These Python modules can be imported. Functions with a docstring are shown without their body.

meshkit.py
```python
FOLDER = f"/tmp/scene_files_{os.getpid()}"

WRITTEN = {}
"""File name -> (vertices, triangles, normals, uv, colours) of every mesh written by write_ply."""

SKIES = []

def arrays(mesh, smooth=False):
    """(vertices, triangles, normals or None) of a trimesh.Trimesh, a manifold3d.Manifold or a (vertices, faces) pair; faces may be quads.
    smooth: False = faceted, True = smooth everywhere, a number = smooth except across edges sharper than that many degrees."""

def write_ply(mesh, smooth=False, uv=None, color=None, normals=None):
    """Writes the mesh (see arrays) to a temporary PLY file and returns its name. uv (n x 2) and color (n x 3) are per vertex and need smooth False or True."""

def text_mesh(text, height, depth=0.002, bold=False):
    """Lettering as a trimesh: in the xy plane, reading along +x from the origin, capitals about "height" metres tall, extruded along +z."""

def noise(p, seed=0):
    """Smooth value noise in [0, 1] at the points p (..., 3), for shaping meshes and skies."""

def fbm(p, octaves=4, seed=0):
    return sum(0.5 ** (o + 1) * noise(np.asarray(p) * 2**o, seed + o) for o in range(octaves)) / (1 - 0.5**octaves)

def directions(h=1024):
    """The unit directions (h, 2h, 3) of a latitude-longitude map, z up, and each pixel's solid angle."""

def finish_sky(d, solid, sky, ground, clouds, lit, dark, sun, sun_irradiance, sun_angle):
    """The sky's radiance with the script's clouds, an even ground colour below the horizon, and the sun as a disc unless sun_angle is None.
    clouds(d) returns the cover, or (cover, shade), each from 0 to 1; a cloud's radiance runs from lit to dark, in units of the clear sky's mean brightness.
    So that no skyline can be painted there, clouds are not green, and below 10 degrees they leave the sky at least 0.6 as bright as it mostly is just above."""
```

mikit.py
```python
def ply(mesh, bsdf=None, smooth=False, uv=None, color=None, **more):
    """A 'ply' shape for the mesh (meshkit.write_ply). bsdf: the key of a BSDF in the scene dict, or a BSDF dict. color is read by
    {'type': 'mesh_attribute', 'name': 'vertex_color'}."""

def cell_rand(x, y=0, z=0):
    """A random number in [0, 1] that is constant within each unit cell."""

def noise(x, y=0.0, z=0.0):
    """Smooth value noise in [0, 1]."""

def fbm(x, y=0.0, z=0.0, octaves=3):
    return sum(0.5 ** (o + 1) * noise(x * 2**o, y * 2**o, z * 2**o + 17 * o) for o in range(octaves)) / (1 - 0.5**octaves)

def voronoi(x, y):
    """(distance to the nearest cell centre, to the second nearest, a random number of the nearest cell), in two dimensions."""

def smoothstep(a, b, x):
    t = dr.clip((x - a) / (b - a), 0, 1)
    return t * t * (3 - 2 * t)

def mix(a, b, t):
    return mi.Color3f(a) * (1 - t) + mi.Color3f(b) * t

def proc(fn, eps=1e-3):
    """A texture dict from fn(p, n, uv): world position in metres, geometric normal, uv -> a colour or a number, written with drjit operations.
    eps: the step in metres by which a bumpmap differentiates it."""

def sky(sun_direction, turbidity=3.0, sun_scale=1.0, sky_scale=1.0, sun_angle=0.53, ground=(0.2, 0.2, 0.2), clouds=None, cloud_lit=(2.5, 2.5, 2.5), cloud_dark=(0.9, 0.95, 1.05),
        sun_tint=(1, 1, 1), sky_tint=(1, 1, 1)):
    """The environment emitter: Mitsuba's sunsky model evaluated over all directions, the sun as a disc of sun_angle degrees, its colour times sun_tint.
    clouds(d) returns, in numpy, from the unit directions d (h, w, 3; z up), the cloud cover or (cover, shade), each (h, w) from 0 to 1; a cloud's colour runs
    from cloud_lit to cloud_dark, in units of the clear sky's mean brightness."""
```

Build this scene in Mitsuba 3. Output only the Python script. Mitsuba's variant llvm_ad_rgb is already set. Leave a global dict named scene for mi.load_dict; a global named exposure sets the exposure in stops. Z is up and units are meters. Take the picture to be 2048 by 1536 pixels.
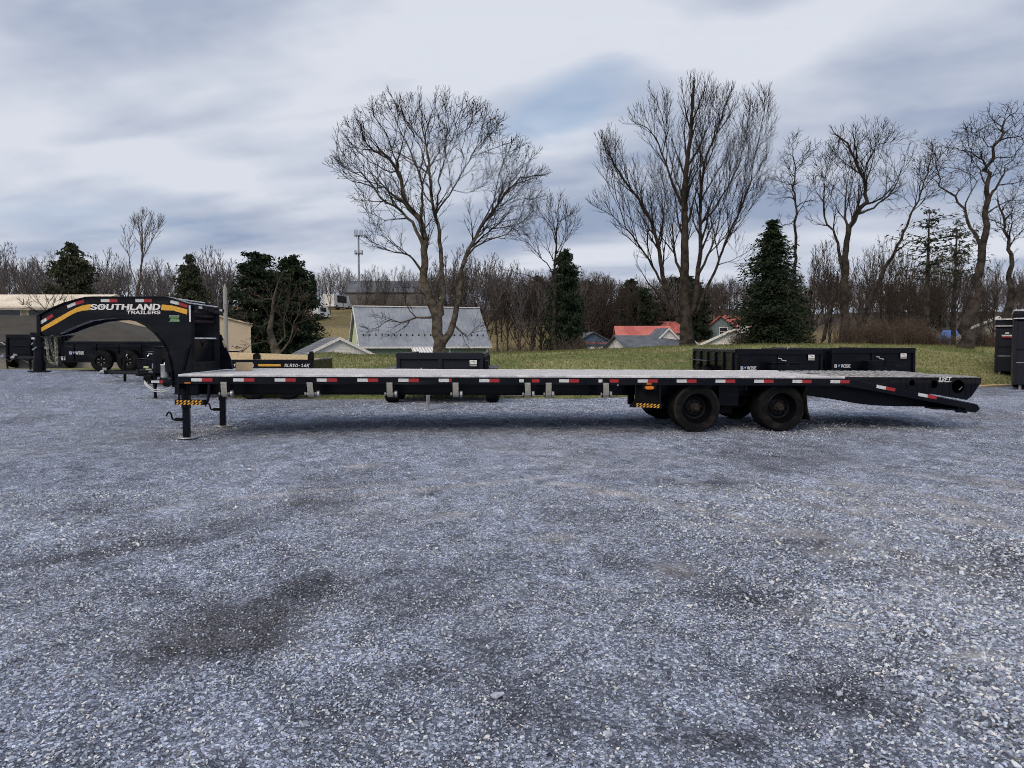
import math, random
import numpy as np, trimesh, mitsuba as mi, mikit, meshkit, drjit as dr
from scipy.spatial import cKDTree
from shapely.geometry import Polygon, Point
from shapely import affinity
import shapely
from mikit import noise, fbm, voronoi, cell_rand, smoothstep, mix

T = mi.ScalarTransform4f
scene, labels = {}, {}
PI = math.pi

# ------------------------------------------------------------------ camera, sky, exposure
CAM_H, PITCH, FPX = 1.40, math.atan(85 / 1547.0), 1547.0
scene['camera'] = {'type': 'perspective', 'fov': math.degrees(2 * math.atan(1024 / FPX)), 'fov_axis': 'x', 'near_clip': 0.1, 'far_clip': 6000.0,
                   'to_world': T().look_at(origin=[0, 0, CAM_H], target=[0, math.cos(PITCH), CAM_H - math.sin(PITCH)], up=[0, 0, 1])}
exposure = 1.93


def sst(a, b, x):
    t = np.clip((x - a) / (b - a), 0, 1)
    return t * t * (3 - 2 * t)


def clouds(d):
    x, y, z = d[..., 0], d[..., 1], d[..., 2]
    az, el = np.degrees(np.arctan2(x, y)), np.degrees(np.arcsin(np.clip(z, -1, 1)))
    # a layer seen in perspective: streaks flatten towards the horizon
    k = 1.0 / (np.clip(z, 0, 1) + 0.10)
    px, py = x * k, y * k
    warp = meshkit.fbm(np.stack([px * .5, py * .7, px * 0 + 3.3], -1), 3, 5) - .5
    n1 = meshkit.fbm(np.stack([px * .42 + 1.1 * warp, py * .95 + .35 * px + .8 * warp, px * 0], -1), 5, 11) - .5
    n2 = meshkit.fbm(np.stack([px * 1.5 + .9 * warp, py * 3.2 + 1.1 * px, px * 0 + 9], -1), 6, 23) - .5
    n3 = meshkit.fbm(np.stack([az * .11 + 2.0 * warp, el * .26 + az * .02, px * 0 + 4], -1), 6, 31) - .5

    def blob(a0, e0, sa, se, rot=0.0):
        a, e = (az - a0) * math.cos(rot) + (el - e0) * math.sin(rot), -(az - a0) * math.sin(rot) + (el - e0) * math.cos(rot)
        return np.exp(-(a / sa) ** 2 - (e / se) ** 2)

    shade = .42 + 1.0 * n1 + 1.25 * n2 + .9 * n3
    n4 = meshkit.fbm(np.stack([px * .8 + 1.3 * warp + 5, py * 2.0 + .7 * px + .9 * warp, px * 0 + 6], -1), 6, 47)
    shade += .26 * (sst(.40, .60, n4) - .5)
    shade += .36 * blob(13, 10.5, 14, 3.4, .10) + .26 * blob(-3, 8.5, 13, 2.4) + .22 * blob(30, 14, 8, 5) + .14 * blob(31, 19, 7, 4) + .30 * blob(-27, 20, 8, 3.4) + .25 * blob(-14, 7.5, 9, 1.6)
    shade -= .55 * blob(17, 20, 7.5, 2.2, .30) + .40 * blob(0, 18.5, 9, 2.4, -.1) + .40 * blob(4.5, 14.6, 4.5, .9, .16) + .34 * blob(-27, 12.0, 9, 2.0, -.12)
    shade -= .22 * blob(-15, 4.0, 30, 1.6) + .30 * blob(-10, 14.5, 8, 2.0)
    gap = blob(4.6, 17.2, 5.5, 2.3, .55) + .7 * blob(2.5, 15.9, 4, 1.2, .2) + .35 * blob(-14, 10.5, 9, 1.3) + .4 * blob(-30, 8, 9, 1.4)
    cover = 1.0 - .50 * np.clip(gap, 0, 1) * sst(-.16, .16, .9 * n2 + .9 * n3 + .25 * (np.clip(gap, 0, 1) - .35))
    return np.clip(cover, 0, 1), np.clip(shade, 0, 1)


scene['sky'] = mikit.sky([-.45, -.80, .75], turbidity=3, sun_scale=.27, sun_angle=30, sky_scale=1.0, ground=(.16, .17, .19), clouds=clouds,
                         cloud_lit=(2.16, 2.27, 2.52), cloud_dark=(.98, 1.19, 1.64), sky_tint=(1.02, 1.0, .97), sun_tint=(1, .97, .93))


# ------------------------------------------------------------------ helpers
def numbered(name):
    if name not in used:
        used[name] = 0
        return name
    used[name] += 1
    return f'{name}_{used[name]:03d}'


used = {}
place = {}


def thing(name, label, cat, group=None, M=None, kind=None):
    key = numbered(name)
    place[key] = M
    labels[key] = {'label': label, 'category': cat}
    if group:
        labels[key]['group'] = group
    if kind:
        labels[key]['kind'] = kind
    return key


def Mx(M):
    return T(np.asarray(M, float).tolist())


def part(parent, name, mesh, mat, smooth=False, label=None, kind=None, **kw):
    key = numbered(parent + '__' + name)
    root = parent.split('__')[0]
    e = mesh if isinstance(mesh, dict) else mikit.ply(mesh, mat, smooth=smooth, **kw)
    e = dict(e)
    if place.get(root) is not None:
        e['to_world'] = Mx(place[root])
    scene[key] = e
    if label or kind:
        labels[key] = {}
        if label:
            labels[key]['label'] = label
        if kind:
            labels[key]['kind'] = kind
    return key


def solo(name, mesh, mat, label, cat=None, group=None, kind=None, smooth=False, **kw):
    key = numbered(name)
    scene[key] = mikit.ply(mesh, mat, smooth=smooth, **kw)
    labels[key] = {'label': label}
    if cat:
        labels[key]['category'] = cat
    if group:
        labels[key]['group'] = group
    if kind:
        labels[key]['kind'] = kind
    return key


def cat(*ms):
    out = []
    for m in ms:
        out += list(m) if isinstance(m, (list, tuple)) else [m]
    return trimesh.util.concatenate(out)


def box(x0, x1, y0, y1, z0, z1, ch=0.0):
    lo, hi = np.array([min(x0, x1), min(y0, y1), min(z0, z1)], float), np.array([max(x0, x1), max(y0, y1), max(z0, z1)], float)
    if ch <= 0:
        m = trimesh.creation.box(extents=hi - lo)
        m.apply_translation((lo + hi) / 2)
        return m
    ch = min(ch, .45 * (hi - lo).min())
    pts = []
    for c in np.ndindex(2, 2, 2):
        p = np.where(c, hi, lo)
        s = np.where(c, -1, 1)
        for k in range(3):
            q = p + s * ch
            q[k] = p[k]
            pts.append(q)
    return trimesh.Trimesh(*_hull(np.array(pts)), process=False)


def _hull(pts):
    h = trimesh.convex.convex_hull(pts)
    return h.vertices, h.faces


def frames(p):
    t = np.gradient(p, axis=0)
    t /= np.linalg.norm(t, axis=1, keepdims=True) + 1e-12
    ref = np.array([.31, .27, .91]) if abs(t[:, 2]).mean() < .8 else np.array([.93, .31, .19])
    a = np.cross(t, ref)
    a /= np.linalg.norm(a, axis=1, keepdims=True) + 1e-12
    return a, np.cross(t, a)


def tube(p, r, n=8, caps=True):
    p = np.asarray(p, float)
    r = np.broadcast_to(np.asarray(r, float), (len(p),))
    a, b = frames(p)
    th = np.arange(n) * 2 * PI / n
    v = (p[:, None] + r[:, None, None] * (np.cos(th)[None, :, None] * a[:, None] + np.sin(th)[None, :, None] * b[:, None])).reshape(-1, 3)
    i, j = np.meshgrid(np.arange(len(p) - 1), np.arange(n), indexing='ij')
    q = np.stack([i * n + j, i * n + (j + 1) % n, (i + 1) * n + (j + 1) % n, (i + 1) * n + j], -1).reshape(-1, 4)
    f = np.vstack([q[:, [0, 1, 2]], q[:, [0, 2, 3]]])
    if caps:
        c0, c1 = len(v), len(v) + 1
        v = np.vstack([v, p[:1], p[-1:]])
        k = np.arange(n)
        f = np.vstack([f, np.stack([k * 0 + c0, (k + 1) % n, k], 1), np.stack([k * 0 + c1, (len(p) - 1) * n + k, (len(p) - 1) * n + (k + 1) % n], 1)])
    m = trimesh.Trimesh(v, f, process=False)
    return m


def rod(a, b, r, n=10):
    return tube([a, b], r, n)


def plate(poly, y0, y1, B=None):
    """A polygon in (x, z), extruded from y0 to y1; B: 4x4 applied afterwards."""
    if not isinstance(poly, (Polygon, shapely.MultiPolygon)):
        poly = Polygon(poly)
    ms = [trimesh.creation.extrude_polygon(g, abs(y1 - y0), engine='earcut') for g in getattr(poly, 'geoms', [poly])]
    m = trimesh.util.concatenate(ms)
    R = np.array([[1, 0, 0, 0], [0, 0, -1, 0], [0, 1, 0, 0], [0, 0, 0, 1.0]])
    m.apply_transform(R)           # (x, y, depth) -> (x, -depth, z)
    m.apply_translation([0, max(y0, y1), 0])
    if B is not None:
        m.apply_transform(B)
    return m


def lathe(profile, n=32, axis='y'):
    """profile of (radius, height) turned round the axis."""
    pr = np.asarray(profile, float)
    th = np.arange(n) * 2 * PI / n
    v = np.stack([pr[:, None, 0] * np.cos(th), np.broadcast_to(pr[:, None, 1], (len(pr), n)), pr[:, None, 0] * np.sin(th)], -1).reshape(-1, 3)
    i, j = np.meshgrid(np.arange(len(pr) - 1), np.arange(n), indexing='ij')
    q = np.stack([i * n + j, (i + 1) * n + j, (i + 1) * n + (j + 1) % n, i * n + (j + 1) % n], -1).reshape(-1, 4)
    m = trimesh.Trimesh(v, np.vstack([q[:, [0, 1, 2]], q[:, [0, 2, 3]]]), process=False)
    if axis == 'z':
        m.apply_transform(np.array([[1, 0, 0, 0], [0, 0, -1, 0], [0, 1, 0, 0], [0, 0, 0, 1.0]]))
    elif axis == 'x':
        m.apply_transform(np.array([[0, 1, 0, 0], [1, 0, 0, 0], [0, 0, 1, 0], [0, 0, 0, 1.0]]))
    return m


def torus(R, r, n=12, k=5):
    th = np.linspace(0, 2 * PI, n + 1)
    return tube(np.stack([R * np.cos(th), 0 * th, R * np.sin(th)], 1), r, k, caps=False)


def shift(m, *d):
    m = m.copy()
    m.apply_translation(d)
    return m


def letters(text, x, z, height, width, y, shear=0.0, bold=True, thick=.003, heavy=.05):
    """Lettering in the xz plane, read from -y."""
    m = meshkit.text_mesh(text, height, thick, bold)
    lo, hi = m.bounds
    v = m.vertices.copy()
    v[:, 0] = (v[:, 0] - lo[0]) / (hi[0] - lo[0]) * width
    v[:, 1] = v[:, 1] / max(hi[1], 1e-6) * height
    v[:, 0] += shear * v[:, 1]
    one = trimesh.Trimesh(np.stack([x + v[:, 0], y - v[:, 2], z + v[:, 1]], 1), m.faces, process=False)
    return cat(one, shift(one, heavy * height, -.0004, 0), shift(one, -heavy * height, -.0007, heavy * height * .5)) if heavy else one


def MR(x=0, y=0, z=0, rz=0.0):
    c, s = math.cos(rz), math.sin(rz)
    return np.array([[c, -s, 0, x], [s, c, 0, y], [0, 0, 1, z], [0, 0, 0, 1.0]])


def at(px, py, Y):
    dx, dy = (px - 1024) / FPX, -(py - 768) / FPX
    r = np.array([dx, math.cos(PITCH) + dy * math.sin(PITCH), -math.sin(PITCH) + dy * math.cos(PITCH)])
    return np.array([0, 0, CAM_H]) + r * (Y / r[1])


# ------------------------------------------------------------------ materials
def mat(key, fn_or_rgb, rough=.6, spec=.5, metallic=0.0, bump=None, bscale=.01, two=True, clearcoat=0.0, eps=1e-3):
    col = mikit.proc(fn_or_rgb) if callable(fn_or_rgb) else {'type': 'rgb', 'value': list(fn_or_rgb)}
    b = {'type': 'principled', 'base_color': col, 'roughness': rough, 'specular': spec, 'metallic': metallic}
    if clearcoat:
        b['clearcoat'], b['clearcoat_gloss'] = clearcoat, .85
    if bump is not None:
        b = {'type': 'bumpmap', 'arbitrary': mikit.proc(bump, eps), 'scale': bscale, 'bsdf': b}
    scene[key] = {'type': 'twosided', 'bsdf': b} if two else b
    return key


def tone(a, b, s, oct=3, lo=.3, hi=.7):
    return lambda p, n, uv: mix(a, b, smoothstep(lo, hi, fbm(p.x * s, p.y * s, p.z * s, octaves=oct)))


mat('black_paint', lambda p, n, uv: mix(mix((.0030, .0040, .0085), (.0065, .0078, .0125), smoothstep(.42, .75, fbm(p.x * 3, p.y * 3, p.z * 5))), (.030, .030, .031), .55 * smoothstep(.60, .82, fbm(p.x * 1.3, p.y * 1.3, p.z * 9, octaves=4))), rough=.24, spec=.20, clearcoat=.12)
mat('charcoal_paint', (.018, .020, .030), rough=.35, spec=.2)
mat('black_matte', tone((.004, .0045, .006), (.010, .010, .012), 6), rough=.6, spec=.12)
mat('rubber', tone((.007, .0075, .009), (.024, .022, .020), 9, lo=.45, hi=.8), rough=.8, spec=.12)
mat('rim_black', (.003, .0035, .005), rough=.4, spec=.18)
mat('steel', tone((.30, .31, .33), (.46, .47, .49), 12), rough=.42, spec=.5, metallic=.55)
mat('edge_steel', tone((.50, .51, .54), (.76, .77, .80), 7), rough=.5, spec=.5)
mat('chrome', (.8, .8, .82), rough=.15, metallic=1.0)
mat('deck_wood', lambda p, n, uv: mix((.34, .34, .355), (.54, .54, .555), fbm(p.x * 1.6, p.y * 40, p.z * 40)), rough=.5, spec=.5)
mat('tread_grey', tone((.22, .22, .23), (.42, .42, .43), 22), rough=.7)
mat('new_wood', lambda p, n, uv: mix((.58, .45, .25), (.78, .64, .40), fbm(p.x * 3, p.y * 40, p.z * 55)), rough=.7)
mat('tan_wood', lambda p, n, uv: mix((.42, .31, .17), (.66, .52, .33), fbm(p.x * 3, p.y * 40, p.z * 55)), rough=.7)
mat('amber', (.75, .22, .01), rough=.25, spec=.6)
mat('amber_dull', (.42, .13, .015), rough=.3, spec=.6)
mat('red_tape', (.36, .025, .03), rough=.35, spec=.5)
mat('white_tape', (.62, .66, .68), rough=.4, spec=.5)
mat('white_paint', (.78, .79, .80), rough=.5)
mat('yellow_tape', (.72, .40, .05), rough=.4)
mat('tread_yellow', (.80, .42, .06), rough=.45)
mat('green_tape', (.12, .42, .07), rough=.4)
mat('dusty_rubber', lambda p, n, uv: mix((.012, .012, .013), (.036, .035, .036), smoothstep(.42, .70, fbm(p.x * 4 + 2, p.y * 4, p.z * 4, octaves=4))), rough=.95, spec=.1)
mat('pale_stone', tone((.36, .40, .48), (.52, .56, .64), 40), rough=.8)
mat('hub_grime', tone((.014, .013, .013), (.040, .034, .030), 40), rough=.7, spec=.2)
mat('label_lime', (.50, .58, .34), rough=.6)
mat('blue_tape', (.10, .22, .55), rough=.4)
mat('chain_metal', tone((.24, .24, .19), (.42, .41, .33), 30), rough=.45, metallic=.5)
mat('webbing', lambda p, n, uv: mix((.22, .225, .20), (.33, .335, .31), noise(p.x * 90, p.y * 20, p.z * 90)), rough=.9, spec=.2)
mat('bark_dark', tone((.030, .026, .025), (.075, .064, .056), 5), rough=.95, spec=.1, bump=lambda p, n, uv: fbm(p.x * 16, p.y * 16, p.z * 3), bscale=.03)
mat('bark_grey', tone((.055, .050, .042), (.13, .115, .095), 5), rough=.95, spec=.1, bump=lambda p, n, uv: fbm(p.x * 16, p.y * 16, p.z * 3), bscale=.03)
mat('twig_dark', (.034, .029, .030), rough=.95, spec=.1)
mat('twig_wood', (.062, .050, .044), rough=.95, spec=.1)
mat('twig_brown', (.075, .060, .055), rough=.95, spec=.1)
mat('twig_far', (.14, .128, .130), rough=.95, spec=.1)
mat('dead_leaf', (.11, .055, .028), rough=.9, spec=.2)
mat('needle_dark', lambda p, n, uv: mix((.010, .020, .013), (.034, .052, .026), cell_rand(p.x * 3, p.y * 3, p.z * 3)), rough=.8, spec=.2)
mat('needle_olive', lambda p, n, uv: mix((.030, .038, .026), (.070, .078, .045), cell_rand(p.x * 3, p.y * 3, p.z * 3)), rough=.85, spec=.2)
mat('brush', (.105, .082, .068), rough=.95, spec=.1)
mat('grass_blade', lambda p, n, uv: mix((.115, .138, .052), (.205, .210, .096), cell_rand(p.x * 7, p.y * 7) * .6 + .4 * smoothstep(.35, .7, fbm(p.x * .6, p.y * .6))), rough=.9, spec=.2)
mat('siding_white', (.72, .73, .74), rough=.7)
mat('siding_green', (.20, .26, .20), rough=.7)
mat('siding_lime', (.48, .56, .34), rough=.7)
mat('siding_blue', (.09, .16, .26), rough=.7)
mat('siding_slate', (.15, .21, .24), rough=.7)
mat('siding_grey', tone((.26, .25, .24), (.36, .35, .33), 2), rough=.8)
mat('trim_white', (.78, .78, .79), rough=.6)
mat('roof_metal', tone((.22, .25, .30), (.30, .335, .385), 1.2), rough=.5, metallic=.15)
mat('roof_red', tone((.46, .115, .10), (.60, .19, .165), .8), rough=.7)
mat('roof_slate', tone((.085, .095, .12), (.13, .145, .17), 2), rough=.8)
mat('roof_brown', lambda p, n, uv: mix((.056, .054, .050), (.082, .079, .072), noise(p.x * 3, p.y * 2, p.z * 9)), rough=.95, spec=.1)
mat('roof_cream', tone((.56, .50, .40), (.70, .63, .52), 1.0), rough=.7)
mat('wall_beige', lambda p, n, uv: mix((.56, .47, .36), (.66, .56, .44), fbm(p.x * .7, p.y * .7, p.z * 2.2)), rough=.8)
mat('dark_glass', (.02, .025, .03), rough=.1, spec=.6)
mat('asphalt', tone((.16, .16, .175), (.23, .23, .245), .5), rough=.95)
mat('pole_grey', (.33, .34, .34), rough=.6)
mat('far_steel', (.26, .29, .34), rough=.6)
mat('pvc', (.75, .76, .78), rough=.4)


def stain(p, x0, y0, sx, sy, rot):
    c, s = math.cos(rot), math.sin(rot)
    a, b = ((p.x - x0) * c + (p.y - y0) * s) / sx, (-(p.x - x0) * s + (p.y - y0) * c) / sy
    return dr.exp(-(a * a + b * b))


# worn places of the yard where fines and damp earth show (x, y, half-length, half-width, turn) and pale dusty places
DAMP = [(-1.32, 3.85, .62, .25, 1.0), (-1.46, 3.72, .3, .30, .4), (-1.15, 4.35, .26, .2, .3), (-1.3, 3.5, .22, .16, 0), (-2.98, 5.03, .40, .13, .2), (-2.53, 5.33, .28, .12, 0), (-2.3, 5.46, .25, .16, 0), (-3.76, 6.67, .5, .4, 0),
        (-2.12, 5.84, .3, .3, 0), (-.46, 4.29, .36, .45, 0), (-.15, 3.5, .24, .25, 0), (-.03, 3.13, .18, .18, 0), (.24, 2.87, .26, .2, 0), (1.26, 4.21, .34, .25, 0), (.87, 4.78, .3, .2, 0), (-.47, 3.2, .15, .13, 0), (1.22, 2.95, .26, .2, 0), (.63, 6.18, .35, .3, 0),
        (2.05, 5.26, .25, .25, 0), (-1.65, 6.57, .3, .35, 0), (.66, 2.65, .25, .1, 0), (-1.96, 4.29, .16, .18, 0), (3.2, 4.6, .3, .4, 0), (1.9, 7.6, .5, .3, -.3)]
PALE = [(-1.63, 8.65, .27, .16, .5), (-.48, 6.18, .2, .13, .3), (.31, 5.46, .17, .12, .3), (.59, 7.49, .32, .10, -.2), (.89, 7.12, .28, .10, -.3), (1.46, 3.93, .10, .09, 0), (1.64, 3.74, .14, .05, -.3), (1.0, 4.68, .13, .16, 0), (2.1, 5.07, .14, .18, 0), (2.96, 6.37, .13, .22, 0),
        (3.63, 5.92, .18, .18, -.5), (3.3, 7.49, .17, .4, .3), (2.05, 3.36, .15, .08, 0), (1.94, 5.54, .25, .09, -.3), (1.55, 5.84, .26, .09, -.3), (3.87, 6.78, .14, .45, .4), (4.9, 7.63, .14, .45, .4), (2.86, 7.12, .13, .2, 0), (1.6, 6.3, 1.8, .09, -.88), (3.3, 6.4, 1.7, .10, -1.0), (2.6, 6.5, 1.6, .07, -.95), (-.6, 7.4, 1.5, .07, .5), (-1.9, 7.2, 1.5, .07, .5), (4.9, 7.0, 1.7, .10, -1.05)]


def worn(p):
    w = fbm(p.x * .55 + 3.0, p.y * .42, 0.0, octaves=4)
    w = smoothstep(.50, .74, w) * .40
    for k_, s in enumerate(DAMP):
        w = w + (.62 if k_ < 4 else .38) * stain(p, *s)
    return dr.clip(w * (.15 + 1.7 * fbm(p.x * 3.1, p.y * 2.4, 2.0)), 0, 1)


def damp(p):
    w = mi.Float(0)
    for k_, s in enumerate(DAMP):
        w = w + (1.0 if k_ < 4 else .55) * stain(p, *s)
    return dr.clip(w * (.3 + 1.4 * fbm(p.x * 3.1, p.y * 2.4, 2.0)), 0, 1)


def pale(p):
    w = smoothstep(.60, .78, fbm(p.x * .8 + 9, p.y * .55 + 4, 0.0)) * .18
    for s in PALE:
        w = w + .7 * stain(p, *s)
    return dr.clip(w * (.4 + 1.2 * fbm(p.x * 5, p.y * 4, 6.0)), 0, 1)


def gravel_colour(p, n, uv):
    d1, e1, r1 = voronoi(p.x * 58, p.y * 58)
    d2, e2, r2 = voronoi(p.x * 120 + 7, p.y * 120)
    stone = mix((.125, .147, .195), (.64, .73, .91), r1 * r1 * (.40 + .7 * r2))
    gapd = smoothstep(.02, .22, e1 - d1)
    c = mix((.022, .024, .031), stone, .10 + .90 * gapd)
    fines = mix((.024, .025, .031), (.27, .285, .34), r2 * r2 * r2)
    w = worn(p)
    c = c * (.72 + .56 * noise(p.x * 11, p.y * 8, 1.0))
    c = mix(c, fines, dr.clip(w * 1.2, 0, .82))
    c = mix(c, mix((.24, .235, .235), (.46, .45, .445), r2), pale(p) * .75)
    clump = (.70 + .60 * noise(p.x * 7, p.y * 5, 3.0)) * (.82 + .36 * noise(p.x * 19, p.y * 13, 5.0))
    big = (.80 + .34 * fbm(p.x * .25, p.y * .22, 8.0)) * clump * (1 - .36 * damp(p))
    return c * mi.Color3f(big, big, big * 1.03)


def gravel_bump(p, n, uv):
    d1, e1, r1 = voronoi(p.x * 44, p.y * 44)
    return dr.minimum(e1 - d1, .5) * (.4 + r1)


mat('gravel_sheet', gravel_colour, rough=.95, spec=.12, bump=gravel_bump, bscale=.010, eps=2e-3)


def turf_colour(p, n, uv):
    w = fbm(p.x * .5, p.y * .5, 0.0, octaves=4)
    c = mix((.105, .128, .050), (.185, .190, .088), smoothstep(.32, .68, w))
    c = c * (.70 + .6 * noise(p.x * 14, p.y * 9, 0.0))
    c = mix(c, (.21, .175, .105), .6 * smoothstep(.56, .74, fbm(p.x * 1.1 + 4, p.y * 1.6, 3.0, octaves=4)))
    far = smoothstep(48., 70., p.y)
    c = mix(c, mix((.115, .098, .052), (.19, .16, .085), smoothstep(.3, .7, fbm(p.x * .09, p.y * .09, 1.0))), far)
    wood = smoothstep(95., 125., p.y + p.x * .8) 
    return mix(c, (.045, .038, .033), wood)


mat('turf', turf_colour, rough=.95, spec=.1)
scene['stone_mat'] = {'type': 'twosided', 'bsdf': {'type': 'principled', 'base_color': {'type': 'mesh_attribute', 'name': 'vertex_color'}, 'roughness': .75, 'specular': .35}}


# ------------------------------------------------------------------ ground
def sst(a, b, x):
    t = np.clip((x - a) / (b - a), 0, 1)
    return t * t * (3 - 2 * t)


def edge_y(x):
    """Where the yard ends and the grass bank begins."""
    return 18.75 + .42 * np.clip(x - 1.5, 0, 22) + 9.0 * sst(-6.5, -11, x) + 3.0 * sst(-11, -25, x)


def ground(x, y):
    x, y = np.asarray(x, float), np.asarray(y, float)
    z = -.06 * sst(-1.5, -4.5, x) * sst(17, 13, y)
    z = z + .36 * sst(20, 27.5, y) * sst(-6, -11, x)
    crest = .83 + .46 * sst(-6, 13, x)
    left = sst(-7.5, -10, x)
    ye = edge_y(x)
    up = crest * np.power(sst(ye - .4, np.maximum(ye + 9, 31.0), y), .8)
    z = z + up * (1 - left)
    z = z - (2.6 + 0 * x) * sst(32.5, 43, y) * (1 - .55 * sst(-8, -14, x)) * (1 - .75 * sst(13, 19, x))
    z = z + 8.0 * sst(58, 135, y) + 5.5 * sst(130, 260, y)
    z = z + 5.0 * (meshkit.fbm(np.stack([x * .018, y * .012, x * 0 + 2], -1), 3, 12) - .5) * sst(95, 170, y)
    z = z - 3.8 * sst(12, 50, x) * sst(75, 150, y)
    return z


def grid(xs, ys, zf):
    X, Y = np.meshgrid(xs, ys)
    v = np.stack([X, Y, zf(X, Y)], -1).reshape(-1, 3)
    n = len(xs)
    i, j = np.meshgrid(np.arange(len(ys) - 1), np.arange(n - 1), indexing='ij')
    q = np.stack([i * n + j, i * n + j + 1, (i + 1) * n + j + 1, (i + 1) * n + j], -1).reshape(-1, 4)
    return trimesh.Trimesh(v, np.vstack([q[:, [0, 1, 2]], q[:, [0, 2, 3]]]), process=False)


def spread(*spans):
    return np.unique(np.concatenate([np.linspace(*s) for s in spans]))


def land(x, y):
    under = .05 * sst(.6, -.3, y - edge_y(x))
    return ground(x, y) - .012 - under + .05 * (meshkit.fbm(np.stack([x * .7, y * .7, x * 0], -1), 3, 3) - .5) * sst(19, 24, y)


xs = spread((-900, -120, 14), (-120, -30, 31), (-30, 30, 121), (30, 120, 31), (120, 900, 14))
ys = spread((-60, 12, 13), (12, 17, 6), (17, 48, 94), (48, 140, 47), (140, 300, 33), (300, 1800, 11))
solo('ground', grid(xs, ys, land), 'turf', 'rough grass bank and brown fields rising behind the gravel yard', kind='structure', smooth=True)

# the gravel yard: a sheet over the ground with an uneven edge
rows = spread((-14, 0, 15), (0, 14, 29), (14, 40, 79))
cols = spread((-45, -14, 32), (-14, 16, 121), (16, 45, 30))
X, Y = np.meshgrid(cols, rows)
wob = .55 * (meshkit.fbm(np.stack([X * .9, X * 0, X * 0], -1), 3, 9) - .5)
limit = edge_y(X) + wob
Yc = np.minimum(Y, limit)
v = np.stack([X, Yc, ground(X, Yc) + .012 * (meshkit.fbm(np.stack([X * 1.2, Yc * 1.2, X * 0], -1), 3, 2) - .5)], -1).reshape(-1, 3)
n = len(cols)
i, j = np.meshgrid(np.arange(len(rows) - 1), np.arange(n - 1), indexing='ij')
q = np.stack([i * n + j, i * n + j + 1, (i + 1) * n + j + 1, (i + 1) * n + j], -1).reshape(-1, 4)
ok = (v[q][:, :, 1].max(1) - v[q][:, :, 1].min(1)) > 1e-4
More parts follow.
